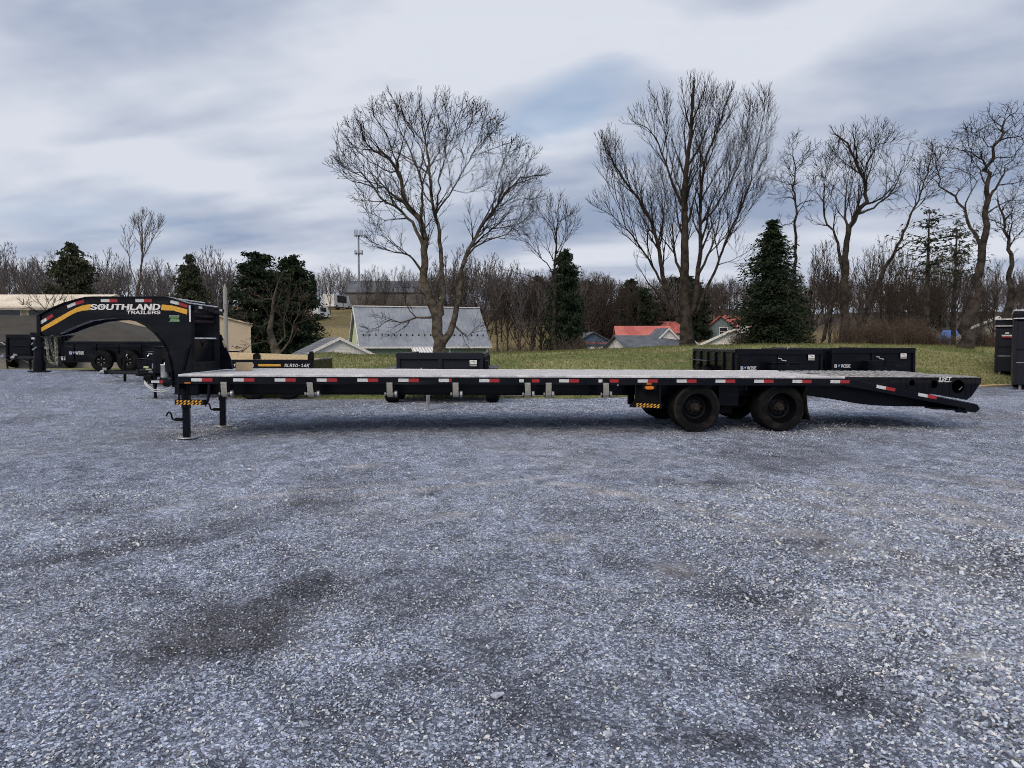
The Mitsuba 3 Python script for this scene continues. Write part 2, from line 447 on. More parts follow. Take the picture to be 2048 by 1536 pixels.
solo('gravel_yard', trimesh.Trimesh(v, np.vstack([q[ok][:, [0, 1, 2]], q[ok][:, [0, 2, 3]]]), process=False), 'gravel_sheet',
     'grey gravel yard with damp dark patches and pale dusty wheel tracks', kind='structure', smooth=True)

# crushed stone lying on the yard
rng = np.random.default_rng(7)


def worn_np(x, y):
    w = sst(.46, .70, meshkit.fbm(np.stack([x * .55 + 3.0, y * .42, x * 0], -1), 4, 1)) * .4
    for (x0, y0, sx, sy, r) in DAMP + PALE:
        c, s = math.cos(r), math.sin(r)
        a, b = ((x - x0) * c + (y - y0) * s) / sx, (-(x - x0) * s + (y - y0) * c) / sy
        w = w + .75 * np.exp(-(a * a + b * b))
    return np.clip(w * (.25 + 1.5 * meshkit.fbm(np.stack([x * 3.1, y * 2.4, x * 0 + 2], -1), 3, 1)), 0, 1)


def damp_np(x, y):
    w = 0 * x
    for k_, (x0, y0, sx, sy, r) in enumerate(DAMP):
        c, s = math.cos(r), math.sin(r)
        a, b = ((x - x0) * c + (y - y0) * s) / sx, (-(x - x0) * s + (y - y0) * c) / sy
        w = w + (1.0 if k_ < 4 else .55) * np.exp(-(a * a + b * b))
    return np.clip(w * (.3 + 1.4 * meshkit.fbm(np.stack([x * 3.1, y * 2.4, x * 0 + 2], -1), 3, 1)), 0, 1)


def scatter(y0, y1, n, size):
    """n stones spread over the part of the yard between two distances that the camera can see, denser near it."""
    y = np.sqrt(rng.uniform(y0 ** 2, y1 ** 2, n))
    x = rng.uniform(-1, 1, n) * (y * .70 + .4)
    keep = (y < edge_y(x) - .2) & (rng.random(n) > worn_np(x, y) * .66)
    fine = sst(.35, .62, meshkit.fbm(np.stack([x * .35, y * .3, x * 0 + 5], -1), 3, 8))
    x, y, fine = x[keep], y[keep], fine[keep]
    s = size * np.exp(rng.normal(0, .34, len(x))) * (1.12 - .42 * fine)
    return x, y, s


shapes = []
for k in range(28):
    g = rng.normal(size=(8, 3))
    g /= np.linalg.norm(g, axis=1, keepdims=True)
    g *= rng.uniform(.8, 1.1, (8, 1)) * np.array([1.0, .74, .52])
    h = trimesh.convex.convex_hull(g)
    shapes.append((np.array(h.vertices), np.array(h.faces)))
VV, FF, CC, base = [], [], [], 0
for (y0, y1, n, size) in ((2.35, 4.4, 52000, .0082), (4.4, 7.5, 66000, .0088), (7.5, 12.5, 42000, .0092), (12.5, 20.0, 26000, .0135)):
    x, y, s = scatter(y0, y1, n, size)
    which = rng.integers(0, len(shapes), len(x))
    for k, (gv, gf) in enumerate(shapes):
        m = which == k
        c = m.sum()
        if not c:
            continue
        yaw, tilt, roll = rng.uniform(0, 2 * PI, c), rng.normal(0, .45, c), rng.normal(0, .45, c)
        cy, sy, ct, st, cr, sr = np.cos(yaw), np.sin(yaw), np.cos(tilt), np.sin(tilt), np.cos(roll), np.sin(roll)
        Rz = np.stack([cy, -sy, 0 * cy, sy, cy, 0 * cy, 0 * cy, 0 * cy, 1 + 0 * cy], -1).reshape(-1, 3, 3)
        Ry = np.stack([ct, 0 * ct, st, 0 * ct, 1 + 0 * ct, 0 * ct, -st, 0 * ct, ct], -1).reshape(-1, 3, 3)
        Rx = np.stack([1 + 0 * cr, 0 * cr, 0 * cr, 0 * cr, cr, -sr, 0 * cr, sr, cr], -1).reshape(-1, 3, 3)
        R = Rz @ Ry @ Rx
        vv = np.einsum('kij,nj->kni', R, gv) * s[m][:, None, None]
        pos = np.stack([x[m], y[m], ground(x[m], y[m]) + s[m] * rng.uniform(.0, .6, c)], -1)
        vv = (vv + pos[:, None]).reshape(-1, 3)
        VV.append(vv)
        FF.append((gf[None] + base + (np.arange(c) * len(gv))[:, None, None]).reshape(-1, 3))
        base += len(vv)
        b = np.exp(rng.normal(.10, .46 if y0 < 7 else .34, c))
        wet = (1 - .32 * damp_np(x[m], y[m]))[:, None]
        tint = wet * np.where(rng.random(c)[:, None] < .06, np.array([.44, .43, .42]), np.array([.395, .445, .550]))
        CC.append(np.repeat(np.clip(tint * b[:, None] * rng.uniform(.95, 1.05, (c, 3)), .05, .80), len(gv), 0))
key = 'gravel'
scene[key] = mikit.ply((np.vstack(VV), np.vstack(FF)), 'stone_mat', color=np.vstack(CC))
labels[key] = {'label': 'loose grey crushed stone covering the yard', 'category': 'gravel', 'kind': 'stuff'}
print('gravel triangles', sum(map(len, FF)))
# ------------------------------------------------------------------ the long gooseneck trailer
YAW, TILT = math.radians(3.6), .006
U = np.array([math.cos(YAW), math.sin(YAW), -TILT])
V = np.array([-math.sin(YAW), math.cos(YAW), 0.0])
W = np.cross(U, V)
TRAILER = np.eye(4)
TRAILER[:3, 0], TRAILER[:3, 1], TRAILER[:3, 2], TRAILER[:3, 3] = U, V, W / np.linalg.norm(W), [-4.81, 11.30, 0]
G = thing('gooseneck_trailer', 'long black gooseneck flatbed trailer parked across the gravel yard', 'trailer', M=TRAILER)
DECK, WID, END = .918, 2.59, 9.97

# deck boards along the length
nb = 13
bw = (WID - .14) / nb
for k in range(nb):
    y0 = .07 + k * bw
    part(G, 'deck_board', box(-.02, END - .05, y0 + .004, y0 + bw - .004, DECK - .045, DECK - .006 - .003 * (k % 2), .006), 'deck_wood')
part(G, 'deck_edge', cat(box(-.08, END, 0.004, .068, DECK - .03, DECK + .003, .004)), 'edge_steel')
part(G, 'deck_edge', cat(box(-.08, END, WID - .068, WID - .004, DECK - .03, DECK + .003, .004)), 'edge_steel')
part(G, 'deck_end', box(-.08, -.024, .07, WID - .07, DECK - .03, DECK + .002, .004), 'edge_steel')
for side in (0, 1):
    f = (lambda a: a) if side == 0 else (lambda a: WID - a)
    part(G, 'side_rail', cat(box(-.08, END, f(.0), f(.014), .778, DECK - .031, .003), box(-.08, END, f(.014), f(.07), .778, .792, .003), box(-.08, END, f(.015), f(.07), DECK - .045, DECK - .032, .003)), 'black_paint')
part(G, 'front_beam', box(-.10, -.075, .02, WID - .02, .70, DECK - .032, .004), 'black_paint')
for f in (.62, 1.97):
    part(G, 'main_beam', cat(box(-.35, 9.6, f - .008, f + .008, .605, .775), box(-.35, 9.6, f - .08, f + .08, .588, .605, .004), box(-.35, 9.6, f - .08, f + .08, .776, .79, .004)), 'black_paint')
for k in range(17):
    s = .3 + k * .6
    part(G, 'cross_member', cat(box(s - .004, s + .004, .072, WID - .072, .795, DECK - .047), box(s - .03, s + .03, .072, WID - .072, .788, .794)), 'black_paint')
part(G, 'side_skirt', box(.3, 6.55, .609, .6115, .63, .70), 'black_paint')

# conspicuity tape on the near rail
ks = [k for k in range(17)]
for k in ks:
    s = .11 + k * .6015
    part(G, 'white_reflector', box(s, s + .152, -.0035, -.0005, .818, .866), 'white_tape')
    part(G, 'red_reflector', box(s + .1525, s + .305, -.0035, -.0005, .817, .867), 'red_tape')

# straps on their winches under the edge
def ribbon(path, x0, x1, skew, th=.005):
    path = np.asarray(path, float)
    t = np.gradient(path, axis=0)
    t /= np.linalg.norm(t, axis=1, keepdims=True)
    nrm = np.stack([-t[:, 1], t[:, 0]], 1) * th
    vs = []
    L = np.linspace(0, 1, len(path))
    for (xx, off) in ((x0, 0), (x1, 0), (x1, 1), (x0, 1)):
        p = path + off * nrm
        vs.append(np.stack([xx + skew * L, p[:, 0], p[:, 1]], 1))
    v = np.stack(vs, 1).reshape(-1, 3)
    n = len(path)
    f = []
    for i in range(n - 1):
        for a in range(4):
            b = (a + 1) % 4
            f += [[i * 4 + a, i * 4 + b, i * 4 + 4 + b], [i * 4 + a, i * 4 + 4 + b, i * 4 + 4 + a]]
    f += [[0, 2, 1], [0, 3, 2], [(n - 1) * 4, (n - 1) * 4 + 1, (n - 1) * 4 + 2], [(n - 1) * 4, (n - 1) * 4 + 2, (n - 1) * 4 + 3]]
    return trimesh.Trimesh(v, f, process=False)


for k, (s, sk) in enumerate(((.535, .035), (1.775, .05), (2.945, .02), (3.925, .01), (5.005, .01), (5.325, -.01), (6.195, .0))):
    w_ = part(G, 'strap_winch', cat(box(s - .012, s - .004, -.02, .06, .585, .775), box(s + .089 + sk, s + .097 + sk, -.02, .06, .60, .775), box(s - .012, s + .097 + sk, -.012, -.004, .795, .872, .002)), 'black_matte')
    part(w_, 'webbing_strap', ribbon([(-.016, .808), (-.03, .79), (-.040, .74), (-.045, .68), (-.042, .63), (-.02, .598), (.015, .59), (.045, .605), (.055, .64)], s, s + .085, sk), 'webbing')
    part(w_, 'drum', shift(cat(rod((-.03, 0, 0), (.13 + sk, 0, 0), .028), rod((.10 + sk, 0, 0), (.135 + sk, 0, 0), .05, 14)), s, .015, .635), 'steel')
    part(w_, 'clip', box(s - .002, s + .088, -.022, -.0165, .796, .812), 'steel')

# landing legs
for (s, d, ft) in ((-.05, .24, -.045), (-.03, 1.93, -.055)):
    l = part(G, 'landing_leg', cat(box(s - .055, s + .055, d - .055, d + .055, .40, .86, .008), box(s - .047, s + .047, d - .047, d + .047, ft + .02, .42, .008)), 'black_paint')
    part(l, 'foot_plate', cat(shift(lathe([(0, 0), (.15, 0), (.155, .006), (.15, .016), (0, .02)], 20, 'z'), s + .01, d, ft)), 'steel')
    part(l, 'crank', tube([(s - .04, d - .02, .24), (s - .19, d - .02, .235), (s - .20, d - .02, .245), (s - .21, d - .02, .30), (s - .225, d - .02, .335), (s - .25, d - .02, .345), (s - .27, d - .02, .33), (s - .285, d - .02, .285)], .013, 7), 'black_matte')
    part(l, 'gear_box', box(s - .16, s - .05, d - .05, d + .02, .215, .262, .008), 'black_matte')
    part(l, 'bracket', box(s - .12, s + .2, d - .04, d + .04, .60, .77, .01), 'black_paint')

# steps with yellow and black tread
def chevrons(x0, x1, z0, z1, dz, y):
    out = []
    n = int(round((x1 - x0) / .052))
    for k in range(n + 1):
        x = x0 + (x1 - x0) * k / n
        zc = z0 + dz * k / n
        h = (z1 - z0)
        for (a, b) in ((.56, .98), (.04, .44)):
            sl = .028 if (k + (a > .5)) % 2 else .020
            out.append(Polygon([(x - .010, zc + h * a), (x + .018, zc + h * a), (x + .018 + sl, zc + h * b), (x - .008 + sl, zc + h * b)]))
    u = shapely.union_all(out).intersection(Polygon([(x0 + .006, z0 + .002), (x1 - .006, z0 + dz + .002), (x1 - .006, z1 + dz - .002), (x0 + .006, z1 - .002)]))
    return plate(u, y, y + .003)


for (x0, x1, z0, z1, top, xa, dz) in ((-.10, .28, .478, .548, .79, .30, -.006), (6.70, 7.08, .448, .512, .79, 7.08, -.020)):
    st = part(G, 'step', cat(plate([(x0 - .02, z0), (x1 + .02, z0 + dz), (x1 + .02, z1 + dz), (x0 - .02, z1)], -.03, .10)), 'black_matte')
    part(st, 'tread_stripes', chevrons(x0, x1, z0, z1, dz, -.034), 'tread_yellow')
    if x0 < 1:
        part(st, 'hanger', tube([(x1 + .02, .02, z0 + .02), (x1 + .055, .02, z0 + .05), (x1 + .075, .02, z0 + .16), (x1 + .08, .02, .77)], .022, 7), 'black_paint')
        part(st, 'hanger', tube([(x0 + .01, .06, z0 + .03), (x0 + .02, .06, .77)], .018, 7), 'black_paint')
    else:
        part(st, 'hanger', tube([(x0 - .01, .02, z0 - .01), (x0 - .005, .02, z0 + .05), (x0 + .0, .02, .78)], .012, 7), 'black_paint')
        part(st, 'hanger', tube([(x1, .02, z0 + .01), (x1 - .01, .02, .78)], .014, 7), 'black_paint')
        part(st, 'end_guard', plate([(x0 - .085, z0 + .0), (x0 - .02, z0 - .012), (x0 - .0, z1 + .02), (x0 - .04, z1 - .01)], -.02, .09), 'black_matte')
        part(st, 'rear_plate', box(x0 + .03, x1, .11, .118, z0 + .03, .77), 'black_matte')

# lamps
part(G, 'marker_lamp', box(.015, .105, -.022, .0, .782, .808, .005), 'amber_dull')
part(G, 'marker_lamp', box(6.86, 6.935, -.024, -.004, .783, .813, .005), 'amber_dull')
part(G, 'lamp_bracket', box(6.80, 7.02, .0, .012, .70, .777, .003), 'black_matte')
tl = [(.055 * math.cos(a) + (.028 if math.cos(a) > 0 else -.028) - 0, .026 * math.sin(a)) for a in np.linspace(0, 2 * PI, 25)[:-1]]
part(G, 'turn_lamp', plate([(6.905 + x * .85, .742 + z) for x, z in tl], -.022, -.001), 'amber')
part(G, 'rail_bolt', shift(lathe([(0, -.006), (.011, -.005), (.013, 0)], 10), 6.42, -.001, .775), 'chrome')

# axles and wheels
TR, TW = .367, .205
tread = [(.225, .08), (.232, .094), (.262, .100), (.318, .103), (.345, .098), (.359, .086), (.366, .070), (.367, .062), (.357, .060), (.357, .048), (.367, .046), (.367, .020), (.357, .018), (.357, .004)]
tyre_profile = [(r, -y) for r, y in tread] + [(r, y) for r, y in reversed(tread)]
tyre = mikit.ply(lathe(tyre_profile, 56), 'rubber', smooth=35)
shoulder = mikit.ply(cat(lathe([(.332, -.1015), (.340, -.1003), (.350, -.0955), (.360, -.0862), (.3625, -.083)], 56)), 'dusty_rubber', smooth=35)
side_rings = mikit.ply(cat(lathe([(.300, -.1015), (.304, -.1045), (.308, -.1025)], 48), lathe([(.248, -.097), (.252, -.1005), (.256, -.0985)], 48)), 'rubber', smooth=30)
rim_out = mikit.ply(lathe([(.228, -.083), (.236, -.098), (.230, -.102), (.222, -.09), (.208, -.05), (.196, .01), (.176, .052), (.148, .060), (.120, .048), (.105, .046), (.0, .046)], 40), 'rim_black', smooth=30)
rim_in = mikit.ply(lathe([(.228, -.083), (.236, -.098), (.230, -.102), (.222, -.09), (.208, -.03), (.196, .03), (.18, .04), (.0, .04)], 32), 'rim_black', smooth=30)
hub = mikit.ply(lathe([(.0, -.075), (.040, -.073), (.052, -.060), (.056, -.005), (.072, .002), (.080, .03), (.085, .046)], 24), 'hub_grime', smooth=30)
nuts = [mikit.ply(shift(lathe([(0, -.012), (.011, -.012), (.0125, .022)], 6), .104 * math.cos(a), .03,   .104 * math.sin(a)), 'hub_grime') for a in np.arange(8) * PI / 4 + .2]


def place_part(parent, name, shape, M):
    key = numbered(parent + '__' + name)
    e = dict(shape)
    R = place.get(parent.split('__')[0])
    e['to_world'] = Mx((R if R is not None else np.eye(4)) @ M)
    scene[key] = e
    return key


FLIP = np.diag([-1.0, -1.0, 1.0, 1.0])
for s in (7.68, 9.02):
    zc = TR + TILT * s + .006
    for d, outer, near in ((.19, 1, 1), (.42, 0, 1), (2.17, 0, 0), (2.40, 1, 0)):
        M = MR(s, d, zc) @ (np.eye(4) if near else FLIP)
        w_ = place_part(G, 'wheel', {**tyre}, M)
        place_part(w_, 'rim', rim_out if outer else rim_in, M)
        if outer:
            place_part(w_, 'sidewall_rib', side_rings, M)
            place_part(w_, 'tread_shoulder', shoulder, M)
            place_part(w_, 'hub', hub, M)
            if near:
                for nn in nuts:
                    place_part(w_, 'lug_nut', nn, M)
    part(G, 'axle', cat(rod((s, .3, zc), (s, 2.3, zc), .062), box(s - .09, s + .09, .56, .68, zc - .09, zc + .12, .01), box(s - .09, s + .09, 1.91, 2.03, zc - .09, zc + .12, .01)), 'black_matte')
for d in (.64, 1.95):
    part(G, 'spring_hanger', cat(plate([(8.15, .56), (8.45, .56), (8.40, .30), (8.2, .30)], d - .05, d + .05), box(7.0, 7.1, d - .05, d + .05, .33, .57, .01), box(9.48, 9.56, d - .05, d + .05, .36, .57, .01),
                                 tube([(7.05, d, .38), (7.63, d, .50), (8.22, d, .40)], .035, 6), tube([(8.38, d, .40), (8.95, d, .50), (9.5, d, .40)], .035, 6)), 'black_matte')
part(G, 'air_tank', cat(tube([(8.1, 1.1, .50), (8.12, 1.1, .50), (8.48, 1.1, .50), (8.5, 1.1, .50)], [.02, .15, .15, .02], 16)), 'black_matte')
part(G, 'frame_box', box(8.12, 8.47, .45, 1.0, .42, .775, .015), 'black_paint')
part(G, 'fender_plate', box(7.15, 9.35, .05, .58, .785, .792), 'black_paint')
part(G, 'hose_bracket', cat(box(8.19, 8.47, .10, .13, .70, .712, .002), box(8.2, 8.22, .10, .13, .70, .78), box(8.44, 8.46, .10, .13, .70, .78)), 'black_paint')
for d0 in (.04, WID - .62):
    part(G, 'mud_flap', plate([(9.36, .777), (9.372, .777), (9.385, .60), (9.41, .40), (9.455, .235), (9.445, .235), (9.398, .40), (9.373, .60)], d0, d0 + .58), 'rubber')

# dovetail and flip-over ramps
for f in (.04, WID - .11):
    rail = [(END, .778), (END, DECK - .031), (10.03, .878), (10.4, .80), (11.2, .655), (11.93, .522), (12.12, .485), (12.16, .42), (12.10, .36), (11.98, .372), (11.92, .43), (11.2, .56), (10.4, .705), (10.02, .765)]
    part(G, 'dovetail_rail', plate(rail, f - .03, f + .03), 'black_paint')
    part(G, 'rail_lip', tube([(10.0, f - .02, .892), (10.1, f - .02, .872), (10.4, f - .02, .806), (11.2, f - .02, .661), (11.93, f - .02, .528), (12.1, f - .02, .494)], .004, 6), 'charcoal_paint')
for f in (.55, 1.97):
    part(G, 'dovetail_beam', plate([(9.55, .775), (9.55, .60), (10.06, .525), (10.45, .46), (10.78, .425), (11.2, .415), (11.55, .412), (11.97, .40), (11.97, .47), (10.4, .75), (9.99, .82)], f - .02, f + .02), 'black_paint')
part(G, 'dovetail_floor', plate([(9.98, .86), (10.05, .85), (11.93, .49), (11.93, .475), (10.05, .835), (9.98, .845)], .1, WID - .1), 'black_matte')
part(G, 'tail_bumper', cat(box(11.86, 12.06, .08, WID - .08, .375, .46, .012), box(11.5, 11.62, .1, .4, .40, .43), box(11.68, 11.80, .1, .5, .392, .42), box(11.98, 12.03, .12, .2, .345, .38), box(11.88, 11.93, .12, .2, .35, .38)), 'black_paint')
for k, (s0, z0) in enumerate(((10.47, .745), (11.145, .622))):
    sl = -.182
    Bm = np.eye(4)
    a = math.atan(sl)
    Bm[0, 0], Bm[0, 2], Bm[2, 0], Bm[2, 2] = math.cos(a), -math.sin(a), math.sin(a), math.cos(a)
    Bm[0, 3], Bm[2, 3] = s0, z0
    m1, m2 = box(0, .152, .0055, .0085, 0, .05), box(.1525, .305, .0055, .0085, -.001, .051)
    m1.apply_transform(Bm)
    m2.apply_transform(Bm)
    part(G, 'white_reflector', m1, 'white_tape')
    part(G, 'red_reflector', m2, 'red_tape')
for k, (y0, y1) in enumerate(((.10, 1.12), (1.47, WID - .10))):
    side = Polygon([(9.99, .905), (12.22, .905), (12.225, .885), (12.22, .82), (12.06, .60), (12.0, .55), (10.05, .875)])
    for (cx, cz, r) in ((11.10, .825, .045), (11.45, .80, .065), (11.85, .765, .105)):
        hole = Point(cx, cz).buffer(r, 10)
        if r < .05:
            hole = shapely.union_all([hole, Polygon([(cx - r, cz - .05), (cx + r, cz - .05), (cx + r, cz), (cx - r, cz)])])
        side = side.difference(hole)
    R_ = part(G, 'ramp', cat(plate(side, y0, y0 + .010), plate(side, y1 - .010, y1)), 'black_paint')
    part(R_, 'top_plate', box(9.98, 12.2, y0, y1, .906, .914, .002), 'tread_grey')
    ribs = []
    for x, zb in ((10.72, .80), (10.92, .77), (11.02, .75), (11.19, .72), (11.30, .70), (11.40, .68), (11.61, .65), (11.72, .62), (11.99, .60), (12.08, .64), (12.14, .72)):
        part(R_, 'stiffener', box(x - .010, x + .010, y0 - .012, y0 - .001, zb, .902 if not 11.5 < x < 11.8 else .842, .004), 'black_paint')
    part(R_, 'inner_web', box(10.4, 12.1, (y0 + y1) / 2 - .005, (y0 + y1) / 2 + .005, .80, .905), 'black_matte')
    part(R_, 'end_plate', plate([(12.225, .885), (12.222, .82), (12.07, .60), (12.06, .60), (12.205, .82), (12.205, .885)], y0, y1), 'black_paint')
    for q in range(14):
        x = 10.1 + q * .155
        part(R_, 'cleat', box(x - .012, x + .012, y0 + .03, y1 - .03, .9145, .926, .004), 'tread_grey')
    if k == 0:
        part(R_, 'lettering', cat(letters('12FT', 11.525, .858, .050, .200, y0 - .0005, .22, heavy=.03), box(11.530, 11.735, y0 - .004, y0 - .001, .834, .846)), 'white_paint', label='white 12FT lettering near the ramp end')
        part(R_, 'latch_rod', rod((11.86, y0 - .01, .71), (11.91, y0 - .01, .76), .006, 6), 'steel')

# the gooseneck: two plates that run together towards the coupler
e2 = np.array([-2.58, .58]) / math.hypot(2.58, .58)


def neck(far):
    """4x4 from (q forward, z) in the neck plate's own plane to the trailer's frame."""
    M = np.eye(4)
    M[:3, 0] = [e2[0], e2[1] * (-1 if far else 1), 0]
    M[:3, 1] = [e2[1], -e2[0], 0] if not far else [-e2[1], -e2[0], 0]
    M[:3, 3] = [-.10, .60 if not far else WID - .60, 0]
    if np.linalg.det(M[:3, :3]) < 0:
        M[:3, 1] *= -1
    return M


outer = [(2.62, 1.50), (2.62, 1.78), (2.395, 1.89), (2.128, 1.992), (1.908, 2.046), (1.759, 2.077), (1.602, 2.085), (.367, 2.081), (.18, 2.03), (.002, 1.973), (-.002, 1.269), (.0, .80)]
inner = [(.293, .726), (.306, .943), (.336, 1.097), (.384, 1.266), (.473, 1.412), (.589, 1.535), (.73, 1.643), (.882, 1.712), (1.077, 1.75), (1.266, 1.758), (1.481, 1.75), (1.699, 1.718), (1.963, 1.631), (2.185, 1.536), (2.407, 1.48)]


def nplate(poly, y0, y1, far=False):
    M = neck(far)
    m = plate(poly, y0, y1)
    m.apply_transform(M)
    if np.linalg.det(M[:3, :3]) < 0:
        m.invert()
    return m


def strip(pts, w, y0, y1, far, close=False):
    """A flange of thickness w that follows a line in the neck plane."""
    from shapely.geometry import LineString
    return nplate(LineString(pts).buffer(w, cap_style=2, join_style=1), y0, y1, far)


Sgn = {}
for far in (False, True):
    M = neck(far)
    probe = (M @ np.array([1.0, 1.0, 0, 1]))[1] - (M @ np.array([1.0, 0, 0, 1]))[1]
    # out: the sign of the plane's own y that points away from the trailer's centre line
    Sgn[far] = -1 if (probe > 0) != far else 1
    o = Sgn[far]
    part(G, 'neck_plate', nplate(Polygon(outer + inner), 0, -.03 * o, far), 'black_paint')
    part(G, 'neck_flange', strip(inner, .009, .035 * o, -.09 * o, far), 'black_paint')
    part(G, 'neck_flange', strip(outer[1:10], .008, .035 * o, -.09 * o, far), 'black_paint')
    part(G, 'neck_post', nplate([(-.02, .80), (.06, .80), (.06, 1.97), (-.02, 1.965)], .002 * o, -.09 * o, far), 'black_paint')
o = Sgn[False]


def neck_mark(poly, name, m, lift=.004, **k):
    return part(G, name, nplate(poly, .0005 * o, lift * o), m, **k)


neck_mark([(2.6, 1.582), (2.311, 1.733), (2.044, 1.867), (1.937, 1.914), (1.823, 1.953), (1.674, 1.976), (1.694, 1.882), (1.808, 1.874), (1.913, 1.851), (2.028, 1.804), (2.296, 1.662), (2.583, 1.527)], 'stripe', 'yellow_tape')
neck_mark([(.462, 1.966), (.286, 1.95), (.037, 1.889), (.047, 1.813), (.279, 1.874), (.481, 1.881)], 'stripe', 'yellow_tape')


def quad(a, b, h):
    a, b = np.array(a), np.array(b)
    d = (b - a) / np.linalg.norm(b - a)
    nn = np.array([d[1], -d[0]])
    nn = nn * (1 if nn[1] > 0 else -1) * h / 2
    return [a + nn, b + nn, b - nn, a - nn]


for (a, b, c) in (((2.588, 1.669), (2.461, 1.739), (2.345, 1.800)), ((2.086, 1.930), (1.944, 1.985), (1.794, 2.024)), ((1.5, 2.03), (1.353, 2.029), (1.216, 2.029)), ((.909, 2.028), (.764, 2.028), (.629, 2.028)), ((.318, 2.012), (.177, 1.980), (.036, 1.938))):
    neck_mark(quad(a, b, .048), 'white_reflector', 'white_tape')
    neck_mark(quad(b, c, .050), 'red_reflector', 'red_tape')
neck_mark([(-.018, 1.70), (.012, 1.70), (.012, 1.955), (-.018, 1.955)], 'white_reflector', 'white_tape')


def neck_letters(text, q_left, z, h, w, shear, bold=True, heavy=.05):
    """q runs forward (to the picture's left), so the reading direction is -q."""
    m = letters(text, 0, 0, h, w, 0, shear, bold, heavy=heavy)
    v = m.vertices.copy()
    M = neck(False)
    p = np.stack([q_left - v[:, 0], (-v[:, 1] + .0008) * o, z + v[:, 2], np.ones(len(v))], 1) @ M.T
    return trimesh.Trimesh(p[:, :3], m.faces[:, ::-1] if o > 0 else m.faces, process=False)


sl_ = meshkit.text_mesh
part(G, 'lettering', neck_letters('SOUTHLAND', 1.690, 1.886, .088, 1.185, .22), 'white_paint', label='white slanted SOUTHLAND lettering on the neck')
part(G, 'lettering', neck_letters('TRAILERS', 1.068, 1.820, .052, .575, .12, heavy=.0), 'white_paint', label='white TRAILERS lettering under the larger line')
dia = lambda q, z, r: [(q + r, z), (q + .3 * r, z + .3 * r), (q, z + r), (q - .3 * r, z + .3 * r), (q - r, z), (q - .3 * r, z - .3 * r), (q, z - r), (q + .3 * r, z - .3 * r)]
neck_mark(dia(1.487, 1.932, .026), 'logo_star', 'white_paint')
for (z, w0, w1) in ((1.785, .345, .175), (1.763, .345, .18), (1.741, .325, .19), (1.722, .33, .175), (1.702, .35, .17)):
    neck_mark([(w0, z), (w1, z), (w1, z + .010), (w0, z + .010)], 'sticker_line', 'green_tape' if z not in (1.785, 1.722) else 'white_tape')

# between the plates: box, shelves, head rail
part(G, 'tool_box', box(-.40, -.16, .72, 1.87, .98, 1.44, .012), 'black_paint')
part(G, 'shelf', box(-.20, -.11, .66, 1.93, 1.44, 1.462, .004), 'edge_steel', label='shelf with a bright worn front edge')
for z in (1.70, 1.79):
    part(G, 'cross_bar', box(-.16, -.11, .66, 1.93, z, z + .05, .008), 'black_paint')
part(G, 'head_tray', plate([(-.30, 1.84), (-.10, 1.84), (.0, 1.90), (.0, 1.95), (-.30, 1.97)], .67, 1.99), 'black_paint')
part(G, 'head_rail', cat(tube([(-.11, .62, 1.985), (-.11, 1.98, 1.985)], .012, 8), tube([(-.30, .70, 2.05), (-.30, 1.9, 2.05)], .012, 8)), 'edge_steel')
part(G, 'white_reflector', box(-.005, .003, .70, .86, 1.91, 1.945), 'white_tape')
part(G, 'white_reflector', box(-.005, .003, 1.72, 1.86, 1.91, 1.945), 'white_tape')
part(G, 'white_reflector', box(-.095, -.088, 1.945, 1.965, 1.66, 1.80), 'white_tape')
part(G, 'bulkhead', box(-.12, -.06, .60, 1.99, DECK - .02, 1.075, .008), 'black_matte')
part(G, 'neck_brace', cat(tube([(-.22, .61, .96), (-.09, .585, 1.36)], .010, 7), tube([(-.24, .61, .96), (-.14, .585, 1.30)], .008, 7)), 'black_matte')
part(G, 'neck_brace', plate([(-.12, 1.52), (-.05, 1.52), (.10, 1.12), (.14, .93), (-.12, .93)], 1.95, 1.99), 'black_paint')
part(G, 'red_reflector', plate([(-.03, 1.41), (.0, 1.43), (.04, 1.32), (.01, 1.29)], 1.942, 1.948), 'tan_wood', label='pale peach sticker on the far brace')
part(G, 'inner_brace', rod((-.30, 1.2, 1.0), (-.13, 1.35, 1.40), .014), 'black_matte')

# coupler, foot, safety chains, cable
cs, cd = -2.69, 1.295
part(G, 'neck_nose', cat(box(-2.66, -2.60, 1.13, 1.46, 1.46, 1.80, .01), box(-2.80, -2.62, 1.20, 1.39, 1.44, 1.53, .01)), 'black_paint')
cp = part(G, 'coupler', cat(rod((cs - .02, cd, 1.06), (cs - .02, cd, 1.52), .075, 18), rod((cs - .02, cd, .90), (cs - .02, cd, 1.08), .092, 18), box(cs - .10, cs + .06, cd - .05, cd + .08, 1.30, 1.37, .01)), 'black_paint', smooth=35)
part(cp, 'foot_plate', shift(lathe([(0, 0), (.13, 0), (.175, .012), (.165, .024), (.08, .032), (0, .032)], 22, 'z'), cs - .02, cd, .89), 'black_matte')
part(cp, 'clear_cap', box(cs - .085, cs - .03, cd - .10, cd - .07, 1.415, 1.448, .006), 'white_tape')
part(cp, 'handle', rod((cs - .07, cd - .10, 1.25), (cs + .0, cd - .10, 1.295), .011, 7), 'steel')
part(cp, 'latch', plate([(cs + .09, 1.27), (cs + .16, 1.27), (cs + .15, 1.35), (cs + .10, 1.30)], cd - .06, cd - .03), 'steel')
link = torus(.024, .0085, 10, 5)
link.apply_scale([.8, 1, 1.35])


